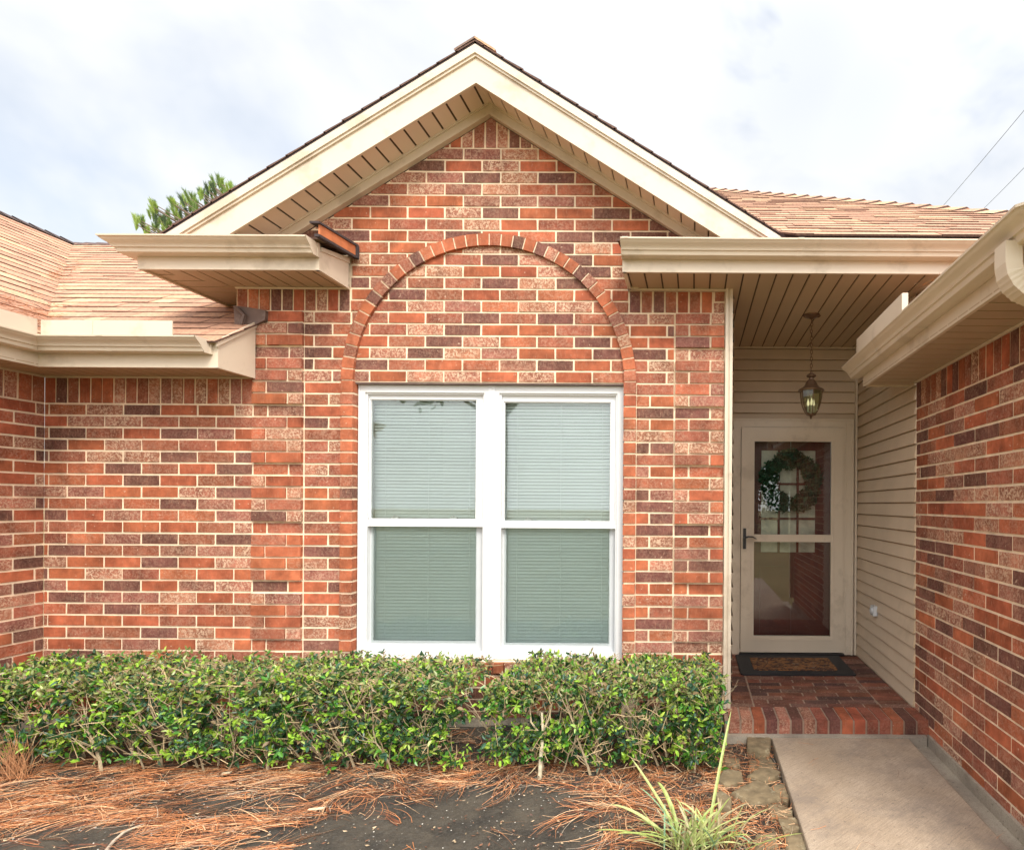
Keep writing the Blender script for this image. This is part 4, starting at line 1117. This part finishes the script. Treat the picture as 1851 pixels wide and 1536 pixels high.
# pine straw
def straw(name, bundles, mat='straw', zf=None, wid=.0028, origin=None):
    V, Fc, C = [], [], []
    for (cx, cy, ang, cnt, spread, L, lift, zbase) in bundles:
        for q in range(cnt):
            a = ang+random.gauss(0, spread); l = L*random.uniform(.6,1.15)
            k_ = random.choice((.15,1,1.6)); x, y = cx+random.gauss(0,.024)*k_, cy+random.gauss(0,.016)*k_
            z = zbase+random.uniform(.001,.012)+lift*random.random()
            cu = random.gauss(0,.9); n0 = len(V); px_, py_ = x, y; aa = a-cu*l*.5*2
            sgs = 4; up = random.uniform(-.02,.05)
            wv_ = wid*random.uniform(.6,1.3)
            for i in range(sgs+1):
                t = i/sgs; zz_ = z+up*l*math.sin(math.pi*t)*1.2+random.uniform(-.001,.001)
                ws = wv_*(1-.7*t)
                nx2, ny2 = -math.sin(aa), math.cos(aa)
                V.append((px_+nx2*ws/2, py_+ny2*ws/2, zz_)); V.append((px_-nx2*ws/2, py_-ny2*ws/2, zz_+.0006))
                px_ += math.cos(aa)*l/sgs; py_ += math.sin(aa)*l/sgs; aa += cu*l*1.2+random.gauss(0,.05)
            r_ = random.random(); v_ = random.uniform(.7,1.25)
            c = (.56,.22,.085) if r_ < .46 else ((.76,.47,.26) if r_ < .66 else (.22,.075,.035) if r_ < .92 else (.42,.33,.24))
            for i in range(sgs):
                k = n0+2*i; Fc.append((k,k+1,k+3,k+2)); C.append((c[0]*v_,c[1]*v_,c[2]*v_,0))
    return link_mesh(name, V, Fc, mat, None, C)
bd = []
def inrange(px, py): return G(px, py, GZ)
def bare(px, py):                                         # where soil shows through
    e = lambda cx, cy, rx, ry: ((px-cx)/rx)**2+((py-cy)/ry)**2 < 1
    return (e(110,1530,170,42) or e(420,1455,120,20) or e(660,1530,110,52) or e(810,1500,190,62) or e(930,1455,140,35) or e(1000,1520,75,50) or e(520,1505,70,14) or e(440,1533,60,14))
for i in range(2300):
    px, py = random.uniform(-60,1320), 1375+165*random.random()**1.0
    if bare(px, py) and random.random() < .93: continue
    den = 1.0 if py < 1480 else .75
    if px > 560: den *= .62
    if py < 1400: den *= .8
    if random.random() > den: continue
    p = inrange(px, py)
    ang = R(random.gauss(20,16)) if px < 600 else R(random.gauss(-12,38))
    if random.random() < .5: ang += math.pi
    if random.random() < .28: ang = random.uniform(0,6.28)
    bd.append((p[0], p[1], ang, random.choice((2,3,5,8,12)), R(random.choice((5,10,22))), .21, .008, GZ))
for i in range(420):                                      # among the stones and under the hedge
    px, py = random.uniform(1290,1440), random.uniform(1335,1560)
    p = inrange(px, py)
    if p[0] > .49: continue
    bd.append((p[0], p[1], random.uniform(0,6.28), 3, R(40), .10, .012, GZ+.008))
for i in range(500):
    bd.append((random.uniform(XLC+.1,.2), random.uniform(3.25,3.95), random.uniform(0,6.28), 4, R(40), .14, .01, GZ))
for i in range(150):                                      # straw in front of the frame too
    bd.append((random.uniform(-3,.3), random.uniform(1.7,2.4), random.uniform(0,6.28), 6, R(25), .17, .01, GZ))
tag(straw('pine_straw', bd), 'orange-brown fallen pine needles strewn over the dark soil', 'pine straw', kind='stuff')
# a few named curls at the left: needles caught standing in the hedge
V0_ = MB()
for i in range(90):
    bx = G(38,1405,GZ); p = Vector((bx[0]+random.gauss(0,.035), bx[1]-.02+random.gauss(0,.02), GZ)); t = random.gauss(0,.45)
    q = p+Vector((math.sin(t)*.2, random.uniform(-.06,.03), random.uniform(.10,.26))); v = random.uniform(.7,1.2)
    V0_.tube([p,(p+q)/2+Vector((random.uniform(-.02,.02),0,.02)),q], [.0014,.0012,.0007], 3, (.5*v,.25*v,.12*v,0))
tag(V0_.build('needle_tuft', 'straw'), 'upright tuft of dead brown needles leaning on the leftmost shrub', 'needles', kind='stuff')
# chips and litter
lt_ = MB()
for i in range(5200):
    if random.random() < .6: px, py = random.uniform(0,1330), random.uniform(1370,1440)
    else: px, py = random.uniform(0,1400), random.uniform(1400,1560)
    if bare(px, py) and random.random() < .62: continue
    p = inrange(px, py)
    if p[0] > .48: continue
    a, s = random.uniform(0,6.28), random.uniform(.004,.012); c_, s_ = math.cos(a), math.sin(a); v = random.uniform(.5,1.3)
    cc = random.choice(((.20,.09,.05),(.30,.16,.09),(.10,.05,.035),(.45,.33,.2)))
    z = GZ+.006+random.uniform(0,.006)
    lt_.add([(p[0]+c_*s,p[1]+s_*s,z+random.uniform(0,.006)),(p[0]-s_*s*.5,p[1]+c_*s*.5,z),(p[0]-c_*s,p[1]-s_*s,z+random.uniform(0,.004)),(p[0]+s_*s*.5,p[1]-c_*s*.5,z+.002)], [(0,1,2,3)], (cc[0]*v,cc[1]*v,cc[2]*v,0))
tag(lt_.build('bark_litter', 'straw'), 'small brown bark chips and leaf litter below the hedge', 'leaf litter', kind='stuff')
pb_ = MB()
for i in range(420):
    px, py = random.uniform(0,1300), random.uniform(1400,1560); p = inrange(px, py); s = random.uniform(.0012,.0042)
    v = random.uniform(.5,1.1)
    pb_.lathe([(0,-s*.5),(s,0),(s*.7,s*.6),(0,s*.7)], (p[0],p[1],GZ+.004), 6, (.6*v,.56*v,.48*v,0))
tag(pb_.build('pebbles', 'straw'), 'tiny pale pebbles dotted over the dark soil', 'pebbles', kind='stuff')
rt = MB(); a0 = [G(185,1545,GZ+.01), G(205,1520,GZ+.012), G(222,1505,GZ+.014), G(240,1496,GZ+.014), G(262,1488,GZ+.008)]
rt.tube(a0, [.0075,.007,.006,.0045,.003], 7, (.45,.36,.27,0)); tag(rt.build('bare_root', 'twig', smooth=60), 'short pale bare root poking out of the straw at the lower left', 'root')
for px, py, L, lb_ in ((575,1460,.035,'small pale wood chip lying on straw below the left window'),(412,1395,.02,'short cream twig end lying under the hedge at the left')):
    c = MB(); p = G(px,py,GZ+.02); c.box(p[0]-L, p[0]+L, p[1]-.006, p[1]+.006, p[2]-.005, p[2]+.001, (.6,.48,.32,0)); c.v = [(x+(z*.2), y+(x-p[0])*.25+random.uniform(-.002,.002), z+random.uniform(-.001,.001)) for x, y, z in c.v]
    tag(c.build('wood_chip', 'twig'), lb_, 'wood chip')
# straw on the roof valley
def roofz(x, y):
    if (y-YW) > (XLC-x): return zl(y)
    return Zr(ZL)+SL*(XLC-x)
rbd = []
for i in range(46):
    t = random.random()**1.5*1.9; x, y = XLC-t+random.gauss(0,.06), YW+t+random.gauss(0,.06)
    rbd.append((x, y, random.uniform(0,6.28), 5, R(50), .12, .02, roofz(x,y)+.012))
for i in range(40):
    x, y = XLC+random.gauss(.12,.14), YF-.02+random.gauss(.12,.05)
    rbd.append((x, y, random.uniform(0,6.28), 7, R(60), .13, .06, max(roofz(x,y), Zr(1.03))+.012))
tag(straw('roof_pine_straw', rbd), 'clump of dead pine needles caught in the left roof valley above the gutter', 'pine straw', kind='stuff')
wbd = [(random.uniform(.52,1.35), random.uniform(1.6,3.7), random.uniform(0,6.28), 1, R(40), .12, .002, .001) for i in range(26)]
tag(straw('walkway_pine_straw', wbd), 'few stray dead needles lying on the concrete walkway', 'pine straw', kind='stuff')
gbd = [(XFR-.10+random.gauss(0,.02), random.uniform(2.6,2.95), random.uniform(0,6.28), 3, R(60), .07, .03, GL+.075) for i in range(8)]
tag(straw('gutter_pine_straw', gbd), 'few dead needles sticking out of the right wing gutter', 'pine straw', kind='stuff')
# strap-leaved plant
pl = thing('strap_leaved_plant', 'clump of long pale green strap leaves arching over the straw beside the stones', 'plant', G(1255,1530,GZ))
def blade(mb, base, tip, lift, wid, col, droop=.0):
    b, t = Vector(base), Vector(tip); n = 9; m = (b+t)/2+Vector((0,0,lift)); pts = []
    for i in range(n+1):
        s = i/n; p = b*(1-s)**2+m*2*s*(1-s)+t*s*s; p.z -= droop*max(0,s-.7)**2; pts.append(p)
    k = len(mb.v); side = Vector(((t-b).y, -(t-b).x, 0)); side = side.normalized() if side.length > .02 else Vector((1,0,0))
    side = (side+Vector((.5,0,0))*random.choice((1,-1))*.3).normalized()
    for i, p in enumerate(pts):
        s = i/n; w_ = wid*(min(1,.6+s*1.5))*(1-s**4)**.5*(1 if s < 1 else .05)
        mb.v += [tuple(p-side*w_/2+Vector((0,0,.25*w_))), tuple(p), tuple(p+side*w_/2+Vector((0,0,.25*w_)))]
    for i in range(n):
        q = k+3*i
        for j in (0, 1): mb.f.append((q+j, q+j+1, q+j+4, q+j+3)); mb.c.append(col+(0,))
GC = [(.42,.50,.15),(.34,.46,.16),(.52,.57,.22),(.28,.46,.26),(.55,.57,.24)]
blist = [ # base px,py ; tip px,py,Y ; lift ; width
 (1236,1522,1140,1368,2.75,.02,.016),(1234,1524,1155,1422,2.65,.06,.015),(1232,1524,1188,1412,2.8,.09,.018),(1222,1530,1102,1453,2.7,.07,.019),(1215,1532,1075,1500,2.45,.05,.014),
 (1240,1530,1112,1506,2.4,.04,.016),(1275,1530,1322,1282,2.95,.02,.013),(1262,1538,1320,1440,2.6,.03,.012),(1300,1535,1392,1460,2.55,.05,.012),(1310,1540,1345,1452,2.6,.02,.010),
 (1250,1538,1296,1466,2.62,.05,.018),(1290,1540,1258,1458,2.65,.03,.010),(1280,1545,1330,1500,2.45,.06,.012),(1330,1545,1452,1505,2.42,.03,.010),(1245,1545,1180,1520,2.35,.03,.014),(1240,1545,1290,1510,2.38,.03,.014),
 (1225,1540,1150,1478,2.5,.05,.010),(1270,1545,1266,1480,2.5,.02,.012),(1230,1540,1215,1450,2.7,.02,.009),(1285,1540,1306,1490,2.5,.05,.014),(1255,1548,1205,1500,2.4,.06,.014),(1310,1548,1372,1525,2.38,.05,.010)]
bl_ = MB()
for (a, b, c, d, Y, lf, wd) in blist:
    base = G(a, b, GZ); tip = W(c, d, Y); blade(bl_, base, tip, lf, wd*1.15, random.choice(GC), .0)
for i in range(80):
    a = G(random.gauss(1258,32), random.uniform(1525,1552), GZ); th = random.uniform(0,6.28); L = random.uniform(.10,.24); h = random.uniform(.05,.20)
    blade(bl_, a, (a[0]+math.cos(th)*L, a[1]+math.sin(th)*L*.7, GZ+h), random.uniform(.03,.09), random.uniform(.007,.014), random.choice(GC+[(.42,.33,.18),(.5,.42,.24)]))
bl_.build('leaves', 'blade', pl)
# ---------------------------------------------------------------- wreath on the front door
wc = W(1429,871,5.50); wr = thing('wreath', 'round dark green leaf wreath hanging on the front door behind the storm glass', 'wreath', (wc[0],5.50,wc[2]-.31))
n = 3600; ph = rng.random(n)*2*math.pi; tt = rng.random(n)*2*math.pi; rr_ = rng.random(n)**.5*(.078+.02*np.sin(ph*5))
cpos = np.stack([wc[0]+np.cos(ph)*(.215+rr_*np.cos(tt)), 5.485+rr_*np.sin(tt)*.30, wc[2]+np.sin(ph)*(.215+rr_*np.cos(tt))],1)
tang = np.stack([-np.sin(ph), np.zeros(n), np.cos(ph)],1)
dd = tang*.6+rv(n)*.9+np.array([0,-.3,0]); cols = np.tile(np.array([.030,.100,.055]),(n,1))*rng.uniform(.4,2.0,(n,1)); cols[rng.random(n) < .06] = (.12,.16,.10)
leaves('foliage', cpos, dd, rv(n)*.5+np.array([0,-1,.3]), rng.uniform(.025,.045,n), rng.uniform(.012,.02,n), cols, 'leaf', wr)
wf = MB(); wf.tube([(wc[0]+.215*math.cos(a), 5.495, wc[2]+.215*math.sin(a)) for a in [2*math.pi*i/32 for i in range(33)]], .012, 6, (.12,.08,.05,0), cap=False); wf.tube([(wc[0],5.495,wc[2]+.21),(wc[0],5.50,T1)], .004, 5, (.4,.4,.4,0)); wf.build('hoop', 'twig', wr)
# ---------------------------------------------------------------- pine behind the roof, trees behind the camera
def tuft(mb, p, d, L, n, col):
    d = d.normalized()
    for i in range(n):
        v = Vector((random.gauss(0,1),random.gauss(0,1),random.gauss(0,1))).normalized()
        dd = (d*1.0+v*.42).normalized(); s = dd.cross(Vector((0,1,0))).normalized()*.0035
        b = p+d*L*random.uniform(-.5,.75); e = b+dd*L*random.uniform(.5,.8); k = random.uniform(.7,1.3)
        mb.add([b-s, b+s, e+s*.3, e-s*.3], [(0,1,2,3)], (col[0]*k,col[1]*k,col[2]*k,0))
YT = 14.0
pt_ = thing('pine_tree', 'pine tree with upright green needle tufts behind the gable roof', 'tree', (W(520,400,YT)[0]+1.2, YT+.5, -.11))
tx = W(520,400,YT)[0]+1.2
tk = MB(); tk.tube([(tx,YT+.5,-.2),(tx+.1,YT+.5,3),(tx,YT+.5,5.5),(tx+.05,YT+.5,8),(tx,YT+.5,9.4)], [.24,.2,.16,.1,.04], 10); tk.build('trunk', 'bark', pt_, smooth=60)
cb_, br_ = MB(), MB()
tips = []
for (px, py) in ((245,402),(258,396),(272,386),(283,398),(296,402),(264,408),(276,372),(280,376),(302,394),(312,368),(320,372),(328,362),(338,364),(346,356),(330,388),(352,366),(360,352),(368,354),(376,346),(384,338),(392,336),(400,334),(410,334),(416,340),(404,350),(390,352),(374,366),(356,378),(318,392),(300,412),(284,414),(262,414),(340,378),(420,352),(310,402)):
    for q in range(3):
        p = Vector(W(px+random.uniform(-7,7), py+random.uniform(-2,10), YT+random.uniform(-.3,.5)+.0)); tips.append(p)
for i in range(330):
    a, hh_ = random.uniform(0,6.28), random.uniform(4.4,9.5); rr2 = min(3.0,(10.3-hh_)*.75)*random.uniform(.35,1)
    if math.cos(a)*rr2 < -.9 and hh_ > 7.4: hh_ = 7.4-random.random()*2
    tips.append(Vector((tx+math.cos(a)*rr2, YT+.5+math.sin(a)*rr2, hh_)))
for i, p in enumerate(tips):
    d = Vector((random.uniform(-.45,.25), random.uniform(-.3,.2), 1)); tuft(cb_, p, d, random.uniform(.11,.21), 150, random.choice(((.22,.32,.05),(.15,.23,.045),(.32,.42,.08),(.09,.14,.06))))
    if True:
        q = Vector((tx, YT+.5, max(3.0, p.z-.9))); m = p.lerp(q, .5)+Vector((0,0,-.15)); br_.tube([p+Vector((0,0,.05)), p.lerp(m,.25)+Vector((0,0,-.12)), m, q], [.008,.015,.025,.04], 5)
cb_.build('crown', 'needle', pt_); br_.build('limbs', 'bark', pt_)
def broad(loc, h, rad, label, seed, lo=.62):
    g = np.random.default_rng(seed); r = random.Random(seed)
    t = thing('broadleaf_tree', label, 'tree', (loc[0],loc[1],-.11), 'trees across the lawn')
    k = MB(); k.tube([(loc[0],loc[1],-.2),(loc[0]+.1,loc[1],h*.3),(loc[0],loc[1],h*.75)], [.28,.22,.08], 9)
    n = 5200; blobs = [(r.gauss(0,rad*.5), r.gauss(0,rad*.5), h*lo+r.gauss(0,h*.14), r.uniform(.25,.5)*rad) for _ in range(16)]
    for b in blobs: k.tube([(loc[0],loc[1],h*.35),(loc[0]+b[0],loc[1]+b[1],b[2])], [.09,.02], 5)
    k.build('trunk', 'bark', t)
    bi = g.integers(0,16,n); B = np.array(blobs)[bi]; P_ = B[:,:3]+rv(n)*(B[:,3]*g.random(n)**.4)[:,None]+np.array([loc[0],loc[1],0])
    c = np.tile(np.array([.05,.09,.025]),(n,1))*g.uniform(.5,1.5,(n,1))
    leaves('crown', P_, rv(n), rv(n), g.uniform(.16,.32,n), g.uniform(.1,.2,n), c, 'leaf', t)
broad((-7.4,-14,0), 13, 3.2, 'broadleaf tree across the lawn, mirrored in the window', 5)
broad((4.5,-19,0), 9, 3.2, 'taller broadleaf tree further across the lawn', 6)
broad((3.4,-23,0), 8, 4.2, 'wide low-crowned broadleaf tree behind the walkway, mirrored in the door', 9, .42)
# overhead wires
for (a, b, lb_) in (((1690,388),(1860,186),'thin overhead wire crossing the sky at the upper right, upper one'),((1755,398),(1860,291),'thin overhead wire at the right, the shorter lower one')):
    p, q = Vector(W(*a,22)), Vector(W(*b,14)); p2, q2 = p+(p-q)*.6, q+(q-p)*.8
    c = MB(); pts = [p2.lerp(q2,i/14)-Vector((0,0,.12*math.sin(math.pi*i/14)-.06)) for i in range(15)]; c.tube(pts, .007, 6)
    tag(c.build('overhead_wire', 'black', smooth=60), lb_, 'wire', 'overhead wires')
# ---------------------------------------------------------------- world, sun, camera
SUN_EL, SUN_AZ = R(48), R(28)                              # azimuth measured from -Y (behind the camera) towards +X
sdir = Vector((math.sin(SUN_AZ)*math.cos(SUN_EL), -math.cos(SUN_AZ)*math.cos(SUN_EL), math.sin(SUN_EL)))
w = bpy.data.worlds.new('World'); sc.world = w; w.use_nodes = True; nt = w.node_tree; nt.nodes.clear()
out = nt.nodes.new('ShaderNodeOutputWorld')
sky = nt.nodes.new('ShaderNodeTexSky'); sky.sky_type = 'NISHITA'; sky.sun_disc = False; sky.sun_elevation = SUN_EL
sky.sun_rotation = math.atan2(sdir.x, sdir.y); sky.air_density = 1.2; sky.dust_density = 2.5
b1 = N(nt, 'ShaderNodeBackground', {'Color': sky.outputs[0], 'Strength': .12})
tc = nt.nodes.new('ShaderNodeTexCoord')
mp = N(nt, 'ShaderNodeMapping', {'Vector': tc.outputs['Generated'], 'Scale': (1.0,1.0,1.6), 'Location': (.35,.1,.2)})
nz = N(nt, 'ShaderNodeTexNoise', {'Vector': mp.outputs[0], 'Scale': 2.6, 'Detail': 5, 'Roughness': .52, 'Distortion': .3})
cov = ramp(nt, nz.outputs[0], .36, .56, .80, 1.0)
for (lx, ly, lz, a0_, am_) in ((190,1057,800,.986,.95),(470,1057,640,.984,.6),(-1080,1057,680,.980,.8),(-700,1057,800,.985,.45)):
    lv = Vector((lx,ly,lz)).normalized()
    ld = N(nt, 'ShaderNodeVectorMath', {0: tc.outputs['Generated'], 1: tuple(lv)}, operation='DOT_PRODUCT').outputs['Value']
    lobe = math_(nt, 'MULTIPLY', ramp(nt, ld, a0_, .9995, 0, am_*(.34 if lx < 0 else .9)), ramp(nt, nz.outputs[0], .36, .58, 1.3, .25))
    cov = math_(nt, 'MAXIMUM', math_(nt, 'SUBTRACT', cov, lobe), .15)
dt = N(nt, 'ShaderNodeVectorMath', {0: tc.outputs['Generated'], 1: tuple(sdir)}, operation='DOT_PRODUCT')
glow = ramp(nt, dt.outputs['Value'], -.2, 1.0, 0.0, 1.0)
glow = math_(nt, 'POWER', glow, 2.0)
nz2 = N(nt, 'ShaderNodeTexNoise', {'Vector': mp.outputs[0], 'Scale': 1.7, 'Detail': 3})
dens_ = ramp(nt, nz2.outputs[0], .3, .7, .90, 1.12)
stg = math_(nt, 'MULTIPLY', math_(nt, 'ADD', math_(nt, 'MULTIPLY', glow, 1.75), .60), dens_)
b2 = N(nt, 'ShaderNodeBackground', {'Color': (.97,.985,1,1), 'Strength': stg})
mx = N(nt, 'ShaderNodeMixShader', {0: cov, 1: b1.outputs[0], 2: b2.outputs[0]})
nt.links.new(mx.outputs[0], out.inputs[0])
sl_ = bpy.data.lights.new('sun', 'SUN'); sl_.energy = 1.9; sl_.angle = R(18); sl_.color = (1,.95,.86)
so = bpy.data.objects.new('sun', sl_); COL.objects.link(so); so.rotation_euler = (-sdir).to_track_quat('-Z','Y').to_euler(); so.location = (3,-6,8)
cam = bpy.data.cameras.new('camera'); co_ = bpy.data.objects.new('camera', cam); COL.objects.link(co_)
co_.location = (0,0,CZ); co_.rotation_euler = (Matrix.Rotation(R(90),3,'X') @ Matrix.Rotation(ROLL,3,'Z')).to_euler()
cam.sensor_fit = 'HORIZONTAL'; cam.sensor_width = 36; cam.lens = 36*F/1851; cam.shift_x = -(PX-925.5)/1851; cam.shift_y = (PY-768)/1851
cam.clip_start = .05; cam.clip_end = 600
sc.camera = co_
sc.view_settings.view_transform = 'Standard'; sc.view_settings.look = 'None'; sc.view_settings.gamma = 1; sc.view_settings.exposure = .82
sc.cycles.max_bounces = 8; sc.cycles.transparent_max_bounces = 12; sc.cycles.use_denoising = True
